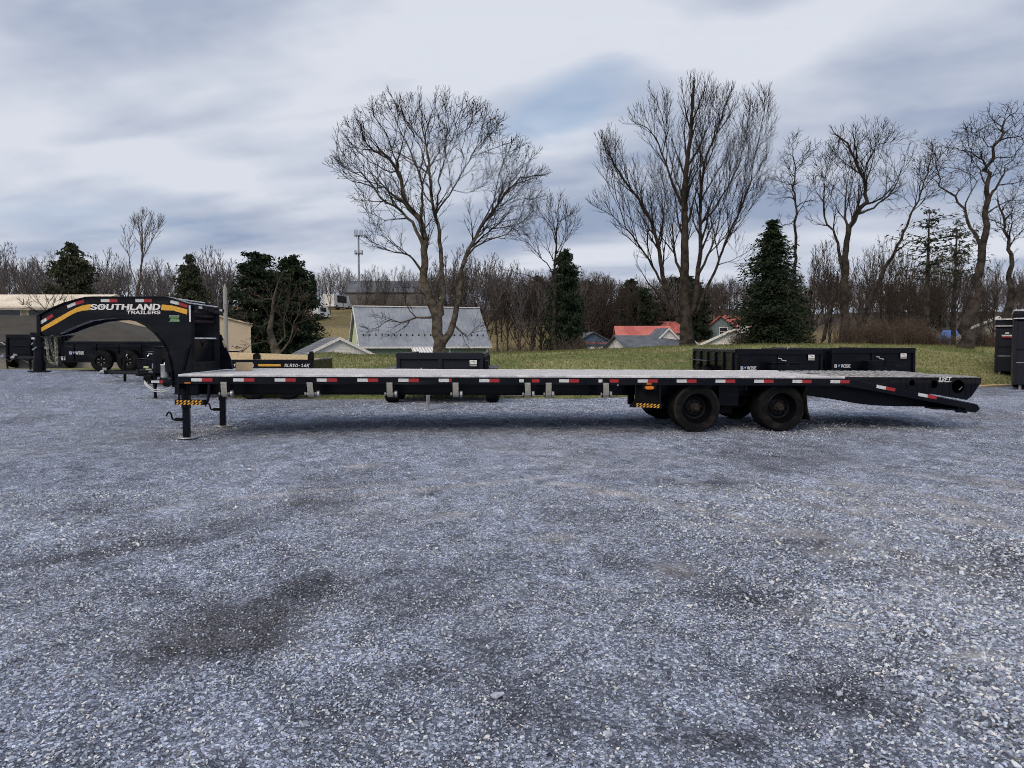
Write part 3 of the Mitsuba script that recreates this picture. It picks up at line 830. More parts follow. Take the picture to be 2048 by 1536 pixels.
def chain(path):
    out = []
    path = np.asarray(path, float)
    d = np.r_[0, np.cumsum(np.linalg.norm(np.diff(path, axis=0), axis=1))]
    nl = int(d[-1] / .038)
    for k in range(nl + 1):
        s = d[-1] * k / nl
        p = np.array([np.interp(s, d, path[:, a]) for a in range(3)])
        t = np.array([np.interp(min(s + .02, d[-1]), d, path[:, a]) - np.interp(max(s - .02, 0), d, path[:, a]) for a in range(3)])
        t /= np.linalg.norm(t) + 1e-9
        m = link.copy()
        if k % 2:
            m.apply_transform(trimesh.transformations.rotation_matrix(PI / 2, [0, 0, 1]))
        m.apply_transform(trimesh.geometry.align_vectors([0, 0, 1], t))
        m.apply_translation(p)
        out.append(m)
    return cat(out)


for k, pth in enumerate(([(-2.57, 1.24, 1.44), (-2.55, 1.24, 1.22), (-2.54, 1.24, 1.10), (-2.50, 1.24, 1.04), (-2.45, 1.24, 1.03), (-2.42, 1.24, 1.06), (-2.42, 1.24, 1.20), (-2.43, 1.24, 1.44)],
                         [(-2.55, 1.30, 1.42), (-2.51, 1.30, 1.24), (-2.47, 1.30, 1.12), (-2.44, 1.30, 1.18), (-2.42, 1.30, 1.30), (-2.40, 1.30, 1.44)], [(-2.41, 1.22, 1.54), (-2.405, 1.22, 1.30), (-2.40, 1.22, 1.03)])):
    part(G, 'safety_chain', chain(pth), 'chain_metal', smooth=True)
part(G, 'chain_hook', shift(torus(.045, .010, 16, 6), -2.41, 1.23, 1.50), 'chain_metal', smooth=True)
part(G, 'electric_cable', tube([(-2.42, 1.27, 1.45), (-2.35, 1.26, 1.46), (-2.315, 1.26, 1.40), (-2.31, 1.26, 1.20), (-2.315, 1.26, 1.08), (-2.345, 1.26, 1.02), (-2.39, 1.26, .99), (-2.43, 1.26, 1.01)], .009, 7), 'black_matte', smooth=True)
part(G, 'grease_pouch', box(-2.38, -2.345, 1.22, 1.30, 1.20, 1.43, .01), 'black_matte')

# a squared timber left on the deck
tb = box(-.13, .13, -.07, .07, 0, .135, .006)
tb.apply_transform(TRAILER @ MR(.40, 1.72, DECK - .004, .12))
solo('timber_block', tb, 'tan_wood', 'pale squared timber block resting on the trailer deck', 'timber')
# ------------------------------------------------------------------ trees
def resample(p, step):
    p = np.asarray(p, float)
    d = np.r_[0, np.cumsum(np.linalg.norm(np.diff(p, axis=0), axis=1))]
    n = max(2, int(round(d[-1] / step)) + 1)
    s = np.linspace(0, d[-1], n)
    return np.stack([np.interp(s, d, p[:, k]) for k in range(3)], 1)


def ramify(limbs, inside, rg, base_r, tip, gaps=(.42, .30, .22), longest=(2.3, 1.15, .55), ang=(24, 48), up=.22, wig=.10, bare=.30, flare=1.3, thick=.05, limb=.66, flare_h=.6):
    """Limbs that put out side branches, those smaller ones, and those twigs, all leaning upwards and kept inside the crown.
    -> (trunk and limbs) and (branches and twigs) as meshes, and the twig tips."""
    big, small, tips = [], [], []
    done = []

    def along(pts):
        d = np.r_[0, np.cumsum(np.linalg.norm(np.diff(pts, axis=0), axis=1))]
        return d

    def sprout(pts, rr, level, first):
        d = along(pts)
        L = d[-1]
        pos = np.arange(first * L, L, gaps[level])
        pos = pos + rg.uniform(-.3, .3, len(pos)) * gaps[level]
        side = rg.uniform(0, 2 * PI)
        ends = [L] * (2 if level < 2 else 1)
        for c, sp in enumerate(list(pos) + ends):
            end = c >= len(pos)
            sp = min(max(sp, 0), L * .999)
            p = np.array([np.interp(sp, d, pts[:, k]) for k in range(3)])
            q = np.array([np.interp(max(sp - .25, 0), d, pts[:, k]) for k in range(3)])
            t = p - q
            t /= np.linalg.norm(t) + 1e-9
            side += 2.4 + rg.normal(0, .5)
            a = np.cross(t, [.3, .5, .8])
            a /= np.linalg.norm(a) + 1e-9
            b = np.cross(t, a)
            th = math.radians(rg.uniform(*ang)) * (.55 if end else 1.0)
            dr_ = math.cos(th) * t + math.sin(th) * (math.cos(side) * a + math.sin(side) * b)
            dr_[2] += up * .6
            dr_ /= np.linalg.norm(dr_)
            want = longest[level] * rg.uniform(.55, 1.1) * (1 - .35 * sp / L)
            if level == 0:
                want = max(want, 0) * min(1.25, .45 + L / 5)
            else:
                want = min(want, .75 * L)
            n = 6 if level == 0 else 4 if level == 1 else 3
            path, cur, cd = [p], p, dr_.copy()
            for z in range(n - 1):
                cur = cur + cd * want / (n - 1)
                path.append(cur)
                cd = cd + rg.normal(0, wig, 3) + [0, 0, up * .35]
                cd /= np.linalg.norm(cd)
            path = np.array(path)
            ok = inside(path)
            if not ok.all():
                m = max(1, int(np.argmin(ok)))
                f_ = max(.3 / max(want, .3), (m - .5) / (n - 1))
                path = path[0] + (path - path[0]) * min(1, f_)
                want *= min(1, f_)
                if want < .18:
                    continue
            r0 = np.interp(sp, d, rr)
            r0 = max(tip, min(.72 * r0, tip + .011 * want * (2.2 if level == 0 else 1.3)))
            cr = np.linspace(r0, tip * .8, n)
            small.append(tube(path, cr, 4 if level == 0 and r0 > .025 else 3, caps=False))
            if level < 2:
                sprout(path, cr, level + 1, .18 if level == 0 else .2)
            else:
                tips.append(path[-1])

    sprung = []
    for k, pl in enumerate(limbs):
        q = resample(pl, .35)
        if len(q) > 3:
            q[1:-1] += rg.normal(0, wig * .28, (len(q) - 2, 3))
        L = along(q)
        if k == 0:
            r0 = base_r
        else:
            allp = np.vstack([x[0] for x in done])
            allr = np.concatenate([x[1] for x in done])
            m = int(np.argmin(((allp - q[0]) ** 2).sum(1)))
            q[0] = allp[m]
            r0 = allr[m] * (limb if L[-1] > 3 else limb * .85)
            r0 = min(r0, .021 * L[-1] + .012)
        rr = np.maximum(r0 * (1 - .88 * (L / L[-1]) ** .70), tip * 1.6)
        done.append((q, rr))
        rd = rr * (1 + (flare - 1) * np.exp(-(L / flare_h) ** 2)) if k == 0 else rr
        (big if r0 > thick else small).append(tube(q, rd, 9 if r0 > .15 else 6, caps=False))
        sprung.append((q, rr, bare if k else max(bare, .42)))
    for q, rr, fr in sprung:
        sprout(q, rr, 0, fr)

    def join(ms):
        o_ = np.r_[0, np.cumsum([len(m.vertices) for m in ms])[:-1]]
        return np.vstack([m.vertices for m in ms]), np.vstack([m.faces + b for m, b in zip(ms, o_)])

    return join(big), join(small), np.array(tips)


def px_tree(name, label, Y, limbs, outline, seed, base_r=.4, tip=.0085, thick=3.0, mats=('bark_dark', 'twig_dark'), group=None, spread_y=1.6, kind='tree', leaves=0, extra=(), **how):
    """A bare tree: limbs and outline were measured in the photograph (pixels) and stand at their own distance Y."""
    rg = np.random.default_rng(seed)
    L = []
    for k, pl in enumerate(limbs):
        q = np.array([at(a, b, Y) for a, b in pl])
        if k:
            off = rg.uniform(-spread_y, spread_y)
            j = np.argmin([np.abs(np.asarray(l_)[:, [0, 2]] - q[0, [0, 2]]).sum(1).min() for l_ in L])
            l_ = np.asarray(L[j])
            y0_ = l_[np.argmin(np.abs(l_[:, [0, 2]] - q[0, [0, 2]]).sum(1)), 1]
            q = np.array([at(a, b, y0_ + off * t_ ** .8) for (a, b), t_ in zip(pl, np.linspace(0, 1, len(pl)))])
        else:
            q[0, 2] = min(q[0, 2], float(ground(q[0, 0], Y))) - .1
        L.append(q)
    poly = Polygon([tuple(at(a, b, Y)[[0, 2]]) for a, b in outline]).buffer(.12)
    b_ = poly.bounds
    poly = affinity.scale(poly, .95, .94, origin=((b_[0] + b_[2]) / 2, b_[1]))
    more = [Polygon([tuple(at(a, b, Y)[[0, 2]]) for a, b in pl]) for pl in extra]
    poly = shapely.union_all([poly] + more)

    zlo, zhi = poly.bounds[1], poly.bounds[3]
    mid_, half_ = (zlo * .55 + zhi * .45), (zhi - zlo) * .56

    def inside(p):
        round_ = np.sqrt(np.clip(1 - ((p[:, 2] - mid_) / half_) ** 2, .02, 1))     # a crown is deepest at its middle
        return shapely.contains_xy(poly, p[:, 0], p[:, 2]) & (np.abs(p[:, 1] - Y) < thick * round_)

    big, small, ends_ = ramify(L, inside, rg, base_r, tip, **how)
    t = thing(name, label, kind, group)
    part(t, 'trunk', big, mats[0], smooth=True)
    part(t, 'crown', small, mats[1], smooth=True)
    if leaves:
        ends_ = ends_[rg.random(len(ends_)) < leaves]
        part(t, 'dead_leaves', flakes(ends_ - [0, 0, .03], .06, rg), 'dead_leaf')
    tri[0] += len(big[1]) + len(small[1])
    return t


tri = [0]


def flakes(c, size, rg):
    n = len(c)
    a, b = rg.normal(size=(n, 3)), rg.normal(size=(n, 3))
    a /= np.linalg.norm(a, axis=1, keepdims=True)
    b /= np.linalg.norm(b, axis=1, keepdims=True)
    s = size * rg.uniform(.6, 1.3, (n, 1))
    v = np.stack([c + a * s, c + b * s * .6, c - a * s * .7, c - b * s * .6], 1).reshape(-1, 3)
    k = np.arange(n)[:, None] * 4
    return v, np.vstack([k + [0, 1, 2], k + [0, 2, 3]])


# the great tree behind the green barn
px_tree('bare_tree', 'wide bare maple with several trunks, standing in front of the green barn', 35,
        [[(882, 712), (880, 690), (877, 640), (862, 605), (850, 560), (848, 500), (850, 470), (840, 440), (815, 410), (805, 380), (800, 345), (770, 310), (735, 290)],
         [(878, 640), (886, 590), (882, 520), (878, 460), (872, 430), (862, 390), (858, 340), (850, 290), (842, 230), (838, 195)],
         [(874, 428), (885, 410), (905, 380), (925, 345), (945, 310), (975, 270), (1000, 245)],
         [(884, 690), (905, 655), (912, 620), (918, 570), (925, 530), (940, 490), (960, 460), (985, 425), (1010, 385), (1040, 355), (1085, 350)],
         [(960, 458), (985, 420), (992, 375), (1005, 330), (1030, 300)],
         [(932, 515), (965, 480), (1010, 470), (1050, 440)], [(848, 505), (838, 470), (820, 440), (795, 415), (765, 400), (725, 350), (690, 335)],
         [(840, 440), (845, 405), (842, 350), (820, 300), (795, 250), (775, 205)], [(872, 425), (878, 370), (890, 310), (895, 250), (890, 195)],
         [(805, 438), (770, 440), (735, 425)], [(848, 545), (820, 510), (775, 500), (745, 485)], [(877, 640), (850, 632), (800, 645), (780, 640), (755, 655)],
         [(905, 655), (935, 670), (955, 660), (975, 662)], [(862, 605), (838, 580), (810, 575)], [(800, 345), (775, 345), (720, 310), (695, 280)], [(905, 380), (935, 385), (960, 375)], [(858, 340), (835, 285), (812, 240), (798, 205)], [(852, 300), (868, 245), (872, 195)], [(935, 325), (955, 285), (968, 240)], [(945, 310), (985, 300), (1022, 285)], [(800, 345), (780, 285), (752, 235), (745, 215)], [(815, 410), (765, 372), (715, 368), (682, 345)],
         [(985, 425), (1030, 402), (1078, 395)], [(985, 425), (1005, 395), (1048, 330), (1070, 310)], [(770, 310), (745, 275), (715, 240)], [(895, 300), (915, 250), (925, 205)], [(940, 490), (975, 455), (1030, 455), (1060, 430)],
         [(925, 345), (925, 300), (935, 250)]],
        [(672, 335), (690, 275), (720, 225), (765, 195), (800, 190), (840, 182), (900, 185), (940, 200), (985, 230), (1020, 275), (1050, 290), (1092, 345), (1080, 380), (1065, 420), (1050, 460), (1010, 490), (975, 500), (940, 500),
         (925, 440), (905, 470), (885, 480), (860, 500), (830, 520), (780, 510), (745, 490), (725, 440), (740, 420), (700, 385), (690, 350)],
        3, base_r=.32, thick=2.6, mats=('bark_grey', 'twig_dark'), leaves=.10, gaps=(.44, .29, .22), longest=(2.2, 1.1, .5), wig=.13, up=.20, extra=[[(745, 660), (800, 600), (865, 620), (860, 680), (780, 675)], [(905, 690), (920, 620), (985, 625), (990, 680), (940, 690)]])
# the tall one in front of the red roofs
px_tree('bare_tree', 'tallest bare tree, thick trunk fanning into many upright limbs before the red roofs', 37,
        [[(1376, 706), (1374, 690), (1372, 640), (1370, 580), (1369, 500), (1370, 440), (1368, 400), (1372, 350), (1378, 290), (1384, 220), (1388, 160)],
         [(1368, 420), (1345, 370), (1325, 310), (1315, 280), (1290, 250), (1255, 248)], [(1325, 305), (1330, 250), (1315, 205), (1300, 180)],
         [(1384, 640), (1392, 580), (1400, 500), (1400, 440), (1402, 380), (1410, 320), (1435, 260), (1455, 200)], [(1400, 440), (1390, 400), (1402, 330), (1420, 250)],
         [(1388, 640), (1412, 580), (1435, 530), (1452, 480), (1475, 430), (1500, 370), (1510, 310), (1525, 250), (1530, 215)], [(1415, 440), (1440, 400), (1475, 340), (1490, 270), (1500, 215)],
         [(1362, 650), (1340, 600), (1325, 550), (1318, 500), (1305, 450), (1280, 400), (1255, 370), (1230, 330), (1205, 280)], [(1345, 610), (1310, 540), (1285, 500), (1250, 450), (1235, 400), (1225, 350)],
         [(1356, 640), (1325, 600), (1300, 570), (1275, 530)], [(1452, 478), (1480, 450), (1510, 400), (1540, 370)], [(1435, 530), (1470, 520), (1500, 500)],
         [(1402, 540), (1430, 480), (1440, 430), (1455, 380)], [(1250, 450), (1215, 425), (1185, 410)], [(1318, 500), (1328, 440), (1322, 390)], [(1368, 560), (1350, 520), (1345, 460), (1350, 420)]],
        [(1178, 305), (1200, 270), (1245, 272), (1250, 310), (1275, 290), (1250, 245), (1275, 200), (1290, 165), (1340, 160), (1375, 142), (1410, 150), (1430, 165), (1470, 170), (1500, 195), (1530, 190), (1550, 215), (1545, 280), (1528, 330),
         (1540, 365), (1530, 420), (1505, 460), (1500, 520), (1460, 545), (1425, 560), (1390, 520), (1345, 560), (1290, 545), (1260, 520), (1215, 480), (1225, 440), (1185, 420), (1190, 360), (1180, 330)],
        5, base_r=.36, flare_h=1.3, thick=2.6, limb=.60, tip=.0078, gaps=(.42, .28, .22), longest=(2.5, 1.25, .6), ang=(18, 38), up=.34, wig=.07, flare=1.75)
px_tree('bare_tree', 'slim bare tree between the green barn and the tallest tree', 41,
        [[(1108, 700), (1108, 600), (1110, 540), (1113, 480), (1116, 430), (1118, 405)], [(1110, 560), (1095, 530), (1060, 490), (1030, 460), (1015, 450)], [(1112, 520), (1130, 480), (1146, 455)], [(1113, 480), (1100, 450), (1075, 420)], [(1114, 450), (1135, 425)],
         [(1108, 600), (1080, 560), (1040, 545), (1010, 540)]],
        [(1010, 445), (1070, 405), (1118, 395), (1150, 430), (1145, 470), (1120, 520), (1070, 520), (1030, 490)], 9, base_r=.17, thick=2.2, gaps=(.45, .30, .24), ang=(22, 42))
px_tree('bare_tree', 'slender bare tree rising from behind the spruce', 38,
        [[(1588, 700), (1588, 600), (1590, 500), (1592, 430), (1588, 390), (1590, 340), (1586, 300)], [(1592, 430), (1605, 410), (1620, 385), (1640, 360)], [(1589, 400), (1570, 375), (1550, 340), (1535, 345)], [(1589, 350), (1605, 325), (1618, 300)], [(1592, 440), (1575, 450), (1560, 445)], [(1588, 370), (1565, 365)]],
        [(1530, 345), (1565, 300), (1590, 272), (1625, 300), (1640, 355), (1625, 400), (1600, 415), (1570, 400), (1545, 400)], 11, base_r=.17, thick=2.0, wig=.22, up=.08, ang=(30, 62), longest=(1.5, .8, .45), gaps=(.36, .27, .20))
px_tree('bare_tree', 'forked bare tree right of the spruce with a pale leaning trunk at its foot', 36,
        [[(1690, 706), (1690, 660), (1688, 600), (1690, 540), (1692, 490), (1698, 455), (1712, 430), (1732, 405), (1728, 360), (1715, 330), (1695, 290), (1670, 268)],
         [(1690, 560), (1680, 500), (1665, 460), (1650, 440), (1645, 390), (1652, 350)], [(1694, 480), (1690, 430), (1690, 380), (1688, 340)], [(1712, 432), (1750, 415), (1785, 385), (1805, 340), (1815, 300)], [(1728, 370), (1745, 330), (1752, 280)],
         [(1715, 330), (1740, 300), (1770, 285)], [(1640, 704), (1650, 660), (1662, 610), (1675, 560), (1684, 520)]],
        [(1640, 350), (1660, 265), (1710, 255), (1750, 260), (1780, 290), (1815, 285), (1835, 300), (1815, 360), (1785, 400), (1740, 440), (1700, 470), (1660, 470), (1645, 420)], 13, base_r=.27, thick=2.6, gaps=(.42, .28, .21), wig=.12)
px_tree('bare_tree', 'bare tree leaning right, its stem crossing the sparse pine', 39,
        [[(1702, 704), (1712, 660), (1735, 610), (1755, 570), (1780, 520), (1805, 470), (1822, 430), (1840, 395), (1855, 350), (1862, 320)], [(1838, 400), (1870, 385), (1885, 375)], [(1830, 420), (1810, 400), (1795, 390)], [(1850, 365), (1870, 340)], [(1790, 500), (1830, 480), (1860, 470)]],
        [(1795, 400), (1845, 330), (1870, 300), (1885, 330), (1890, 375), (1850, 410), (1815, 425)], 15, base_r=.17, thick=1.8, gaps=(.40, .28, .22), wig=.12)
px_tree('bare_tree', 'crooked dark bare tree on the right with two twisting main stems', 33,
        [[(1930, 704), (1938, 650), (1950, 590), (1960, 540), (1966, 490), (1970, 440), (1972, 390), (1975, 340), (1985, 300), (2003, 270), (2010, 240)],
         [(1962, 520), (1955, 480), (1935, 450), (1928, 415), (1915, 400), (1895, 375), (1878, 370), (1880, 340), (1865, 300)], [(1932, 420), (1945, 370), (1938, 340), (1945, 290)], [(1972, 400), (2000, 360), (2025, 320), (2045, 290)], [(1972, 430), (2000, 410), (2040, 390)],
         [(1985, 300), (1965, 270), (1950, 265)], [(2003, 270), (2030, 245), (2045, 235)], [(1975, 345), (1960, 310)]],
        [(1850, 295), (1895, 270), (1945, 255), (1985, 235), (2005, 205), (2040, 205), (2062, 240), (2062, 330), (2045, 400), (2010, 420), (1990, 380), (1945, 385), (1900, 375), (1865, 350)], 17, base_r=.30, thick=2.6, wig=.24, up=.06, ang=(30, 62), longest=(1.7, .9, .5), gaps=(.38, .27, .20))
px_tree('bare_tree', 'bare tree at the right edge behind the tall black trailers', 34,
        [[(2010, 700), (2016, 640), (2022, 570), (2024, 520), (2018, 490), (2012, 470), (2005, 430), (1995, 400)], [(2018, 490), (2035, 470), (2055, 450)], [(2012, 470), (1995, 450), (1980, 440)], [(2016, 600), (2040, 580), (2060, 560)], [(2012, 470), (2020, 440), (2022, 410)]],
        [(1980, 400), (2020, 380), (2066, 400), (2066, 470), (2030, 490), (1990, 460)], 19, base_r=.24, thick=2.0, wig=.24, up=.06, ang=(30, 62), longest=(1.6, .9, .5), gaps=(.40, .28, .22))
px_tree('bare_tree', 'tall pale bare tree rising behind the gooseneck', 62,
        [[(268, 690), (272, 600), (280, 560), (284, 520), (284, 480), (284, 440)], [(276, 580), (262, 540), (255, 500), (248, 460)], [(283, 520), (300, 490), (315, 460)], [(284, 480), (270, 450)], [(272, 600), (300, 555), (320, 530)]],
        [(238, 460), (260, 430), (285, 422), (318, 430), (336, 460), (335, 500), (320, 535), (285, 540), (255, 530), (240, 490)], 21, base_r=.22, tip=.013, thick=2.6, mats=('bark_grey', 'twig_far'), gaps=(.55, .38, .30), longest=(2.6, 1.3, .7), ang=(18, 38), up=.3)
px_tree('bare_tree', 'pale thick-stemmed tree with brown clinging leaves behind the low trailer', 27.5,
        [[(556, 716), (546, 690), (540, 660), (545, 630), (550, 605), (555, 585), (556, 565)], [(552, 706), (562, 680), (568, 650), (575, 620), (580, 600)], [(556, 710), (578, 680), (590, 650), (600, 610)], [(542, 650), (520, 655), (495, 648), (480, 640)], [(546, 690), (525, 680), (500, 690), (488, 700)], [(550, 605), (525, 595), (510, 590)], [(590, 650), (612, 640)]],
        [(475, 640), (510, 585), (560, 560), (600, 590), (622, 630), (610, 665), (580, 650), (540, 640), (510, 660), (485, 700), (470, 670)], 23, base_r=.20, tip=.007, thick=1.4, mats=('bark_grey', 'twig_brown'), leaves=.42, spread_y=.6, wig=.16, gaps=(.34, .22, .18), longest=(1.0, .55, .3))
px_tree('bare_tree', 'small dark-limbed bare tree in front of the cream roof', 34,
        [[(98, 700), (98, 650), (95, 625), (85, 610), (75, 600)], [(97, 640), (105, 615), (110, 598)], [(96, 630), (70, 622), (52, 612), (48, 608)], [(98, 650), (125, 620), (140, 606)]],
        [(45, 605), (75, 590), (110, 588), (145, 600), (140, 625), (100, 630), (60, 625)], 25, base_r=.09, tip=.009, thick=1.2, gaps=(.4, .3, .25), longest=(1.0, .5, .3))
print('tree triangles', tri[0])


# kinds of background trees, built once and planted many times
def tree_kind(key, h, w, seed, gaps, tip, base_r, mats, upright=.3):
    rg = np.random.default_rng(seed)
    L = [np.array([(0, 0, -.3), (rg.normal(0, .1), 0, h * .2), (rg.normal(0, .25), rg.normal(0, .2), h * .45), (rg.normal(0, .3), rg.normal(0, .3), h * .86)])]
    for k in range(6):
        a, z0 = k * 2.4 + rg.random(), h * rg.uniform(.14, .42)
        L.append(np.array([(0, 0, z0), (.18 * w * math.cos(a), .18 * w * math.sin(a), z0 + h * .15), (.34 * w * math.cos(a), .34 * w * math.sin(a), z0 + h * .36), (.40 * w * math.cos(a), .40 * w * math.sin(a), min(h * .92, z0 + h * .5))]))

    def inside(p):
        return (p[:, 0] / (w / 2)) ** 2 + (p[:, 1] / (w / 2)) ** 2 + ((p[:, 2] - h * .58) / (h * .43)) ** 2 < 1

    big, small, _ = ramify(L, inside, rg, base_r, tip, gaps=gaps, longest=(h * .2, h * .1, h * .05), up=upright, wig=.12, bare=.25)
    scene[key] = {'type': 'shapegroup', 'trunk': mikit.ply(big, mats[0], smooth=True), 'crown': mikit.ply(small, mats[1], smooth=True)}
    return len(big[1]) + len(small[1])


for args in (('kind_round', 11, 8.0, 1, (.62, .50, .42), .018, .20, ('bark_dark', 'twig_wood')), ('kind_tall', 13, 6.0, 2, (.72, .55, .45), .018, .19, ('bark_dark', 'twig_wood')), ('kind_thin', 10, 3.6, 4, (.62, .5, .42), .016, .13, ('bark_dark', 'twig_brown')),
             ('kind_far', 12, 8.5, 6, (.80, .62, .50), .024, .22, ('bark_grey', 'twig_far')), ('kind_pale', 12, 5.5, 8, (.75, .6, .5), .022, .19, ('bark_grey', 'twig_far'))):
    print(args[0], tree_kind(*args))


def needle_tree(key, h, w, seed, rows, mats, droop=.35, start=.06, dens=1.0, sprig=(.30, .10), ragged=.25, flat=False, shape=.85):
    """An evergreen: boughs in whorls hung with many small needle sprays."""
    rg = np.random.default_rng(seed)
    cen, dirs, wood_ = [], [], [tube([(0, 0, -.3), (0, 0, h * .5), (0, 0, h * .97)], [h * .022, h * .013, .02], 7, caps=False)]
    for r in range(rows):
        t = start + (1 - start) * (r + rg.random() * .8) / rows
        z = t * h
        rad = w / 2 * ((1 - t) ** shape + .03) * min(1, .55 + t * 2.2)
        if flat:
            rad = w / 2 * math.sqrt(max(0, 1 - ((t - .55) / .5) ** 2)) * .95 + .05
        nb_ = 7 if not flat else 5
        zr = z
        for b in range(nb_):
            a = 2 * PI * (b + rg.random()) / nb_
            z = zr + rg.normal(0, .022) * h
            L = rad * rg.uniform(1 - ragged * 1.6, 1 + ragged * .7)
            n = max(3, int(L / .22))
            s = np.linspace(.1, 1, n)
            out = np.stack([np.cos(a) * L * s, np.sin(a) * L * s, z - droop * L * s ** 1.3 + .22 * L * np.maximum(s - .75, 0)], 1)
            wood_.append(tube([(0, 0, z), out[n // 2], out[-1]], [.03, .018, .008], 3, caps=False))
            k = max(1, int(5 * dens))
            c = np.repeat(out, k, 0)
            sp = .10 + .22 * np.repeat(s, k)[:, None] * min(1.2, L * .5)
            c = c + rg.normal(0, 1, c.shape) * sp * [1, 1, .55]
            d = np.array([math.cos(a), math.sin(a), -.45]) + rg.normal(0, .5, c.shape)
            cen.append(c)
            dirs.append(d)
    c, d = np.vstack(cen), np.vstack(dirs)
    d /= np.linalg.norm(d, axis=1, keepdims=True)
    s = np.cross(d, rg.normal(size=d.shape))
    s /= np.linalg.norm(s, axis=1, keepdims=True)
    n = len(c)
    L = sprig[0] * rg.uniform(.6, 1.3, (n, 1))
    v = np.stack([c - d * L * .3, c + s * sprig[1], c + d * L * .7, c - s * sprig[1]], 1).reshape(-1, 3)
    k = np.arange(n)[:, None] * 4
    crown = (v, np.vstack([k + [0, 1, 2], k + [0, 2, 3]]))
    trunk = cat(wood_)
    scene[key] = {'type': 'shapegroup', 'trunk': mikit.ply(trunk, mats[0]), 'crown': mikit.ply(crown, mats[1])}
    return 2 * n + len(trunk.faces)


print('spruce', needle_tree('kind_spruce', 9.0, 4.2, 3, 46, ('bark_dark', 'needle_dark'), droop=.50, dens=3.4, sprig=(.27, .045), ragged=.5, shape=.62))
print('pine', needle_tree('kind_pine', 10.0, 6.4, 5, 30, ('bark_dark', 'needle_dark'), droop=.02, start=.06, dens=3.6, sprig=(.38, .075), ragged=.40, shape=.46))
print('pine2', needle_tree('kind_olive_pine', 10.0, 6.8, 12, 30, ('bark_dark', 'needle_olive'), droop=-.05, start=.06, dens=3.6, sprig=(.38, .08), ragged=.38, shape=.62))
print('sparse', needle_tree('kind_sparse_pine', 8.0, 5.0, 15, 9, ('bark_dark', 'needle_olive'), droop=-.16, start=.50, dens=.55, sprig=(.30, .045), ragged=.6, shape=.4))


def plant(name, kind, label, x, y, h, h0, rz, category='tree', group=None, widen=1.0, zoff=0.0, stuff=None):
    key = numbered(name) if stuff is None else stuff
    s = h / h0
    z = float(ground(x, y)) + zoff
    M = MR(x, y, z, rz) @ np.diag([s * widen, s * widen, s, 1])
    scene[key] = {'type': 'instance', 'to_world': Mx(M), 'group': {'type': 'ref', 'id': kind}}
    if stuff is None:
        labels[key] = {'label': label, 'category': category}
        if group:
            labels[key]['group'] = group
    return key


def plant_px(name, kind, label, px, top, Y, h0, rz=0.0, widen=1.0, **kw):
    x = (px - 1024) / FPX * Y
    ztop = at(px, top, Y)[2]
    return plant(name, kind, label, x, Y, ztop - float(ground(x, Y)), h0, rz, widen=widen, **kw)


plant_px('spruce_tree', 'kind_spruce', 'dense dark spruce left of the slender bare tree on the bank', 1540, 448, 33.5, 9.0, .4, widen=1.35)
plant_px('pine_tree', 'kind_pine', 'dark broad pine behind the low trailer, left of a pair', 520, 508, 58, 10.0, .3, widen=1.0)
plant_px('pine_tree', 'kind_pine', 'dark pointed pine behind the low trailer, right of a pair', 586, 514, 60, 10.0, 1.9, widen=.84)
plant_px('pine_tree', 'kind_olive_pine', 'broad olive-grey pine above the front of the gooseneck', 150, 490, 60, 10.0, .9, widen=.86)
plant_px('pine_tree', 'kind_olive_pine', 'narrow grey-green pine above the rear of the gooseneck', 383, 513, 62, 10.0, 2.4, widen=.66)
plant_px('pine_tree', 'kind_pine', 'small dark pine beside the grey hilltop house', 628, 550, 118, 10.0, .2, widen=.5)
plant_px('pine_tree', 'kind_pine', 'dark pine behind the slim bare tree near the green barn', 1130, 502, 62, 10.0, 1.2, widen=.52)
plant_px('pine_tree', 'kind_sparse_pine', 'thin sparse pine with flat tufts, between two bare trees on the right', 1850, 418, 37, 8.0, .5, widen=1.15)
plant_px('pine_tree', 'kind_sparse_pine', 'thin pine at the right with few olive tufts', 1905, 440, 40, 8.0, 2.2, widen=.9)


ORD = 'first second third fourth fifth sixth seventh eighth ninth tenth eleventh twelfth thirteenth fourteenth fifteenth sixteenth seventeenth eighteenth nineteenth twentieth'.split() + ['twenty-' + w for w in 'first second third fourth fifth sixth seventh eighth ninth'.split()]


def ranked(spots):
    return list(enumerate(sorted(spots)))


G1 = 'bare trees of the far tree line on the left'
rg = np.random.default_rng(51)
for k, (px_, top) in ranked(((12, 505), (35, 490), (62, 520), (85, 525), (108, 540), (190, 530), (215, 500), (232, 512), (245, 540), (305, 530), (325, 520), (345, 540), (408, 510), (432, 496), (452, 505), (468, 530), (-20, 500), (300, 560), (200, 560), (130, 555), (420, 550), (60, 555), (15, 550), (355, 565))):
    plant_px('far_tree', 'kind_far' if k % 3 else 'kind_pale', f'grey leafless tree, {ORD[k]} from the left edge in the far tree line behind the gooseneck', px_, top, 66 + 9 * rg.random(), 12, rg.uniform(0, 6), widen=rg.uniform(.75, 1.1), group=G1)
G2 = 'bare trees on the hill around the phone mast'
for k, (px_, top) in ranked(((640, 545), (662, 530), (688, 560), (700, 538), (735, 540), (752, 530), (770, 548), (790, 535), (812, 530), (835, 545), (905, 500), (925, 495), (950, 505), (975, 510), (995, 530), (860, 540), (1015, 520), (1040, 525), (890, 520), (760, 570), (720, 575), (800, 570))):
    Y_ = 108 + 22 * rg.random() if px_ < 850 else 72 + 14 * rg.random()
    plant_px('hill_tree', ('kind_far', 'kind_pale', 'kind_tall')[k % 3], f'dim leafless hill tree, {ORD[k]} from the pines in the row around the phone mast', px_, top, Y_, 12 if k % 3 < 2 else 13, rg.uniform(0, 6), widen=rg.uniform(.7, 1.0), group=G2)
G3 = 'bare trees in the thicket on the right'
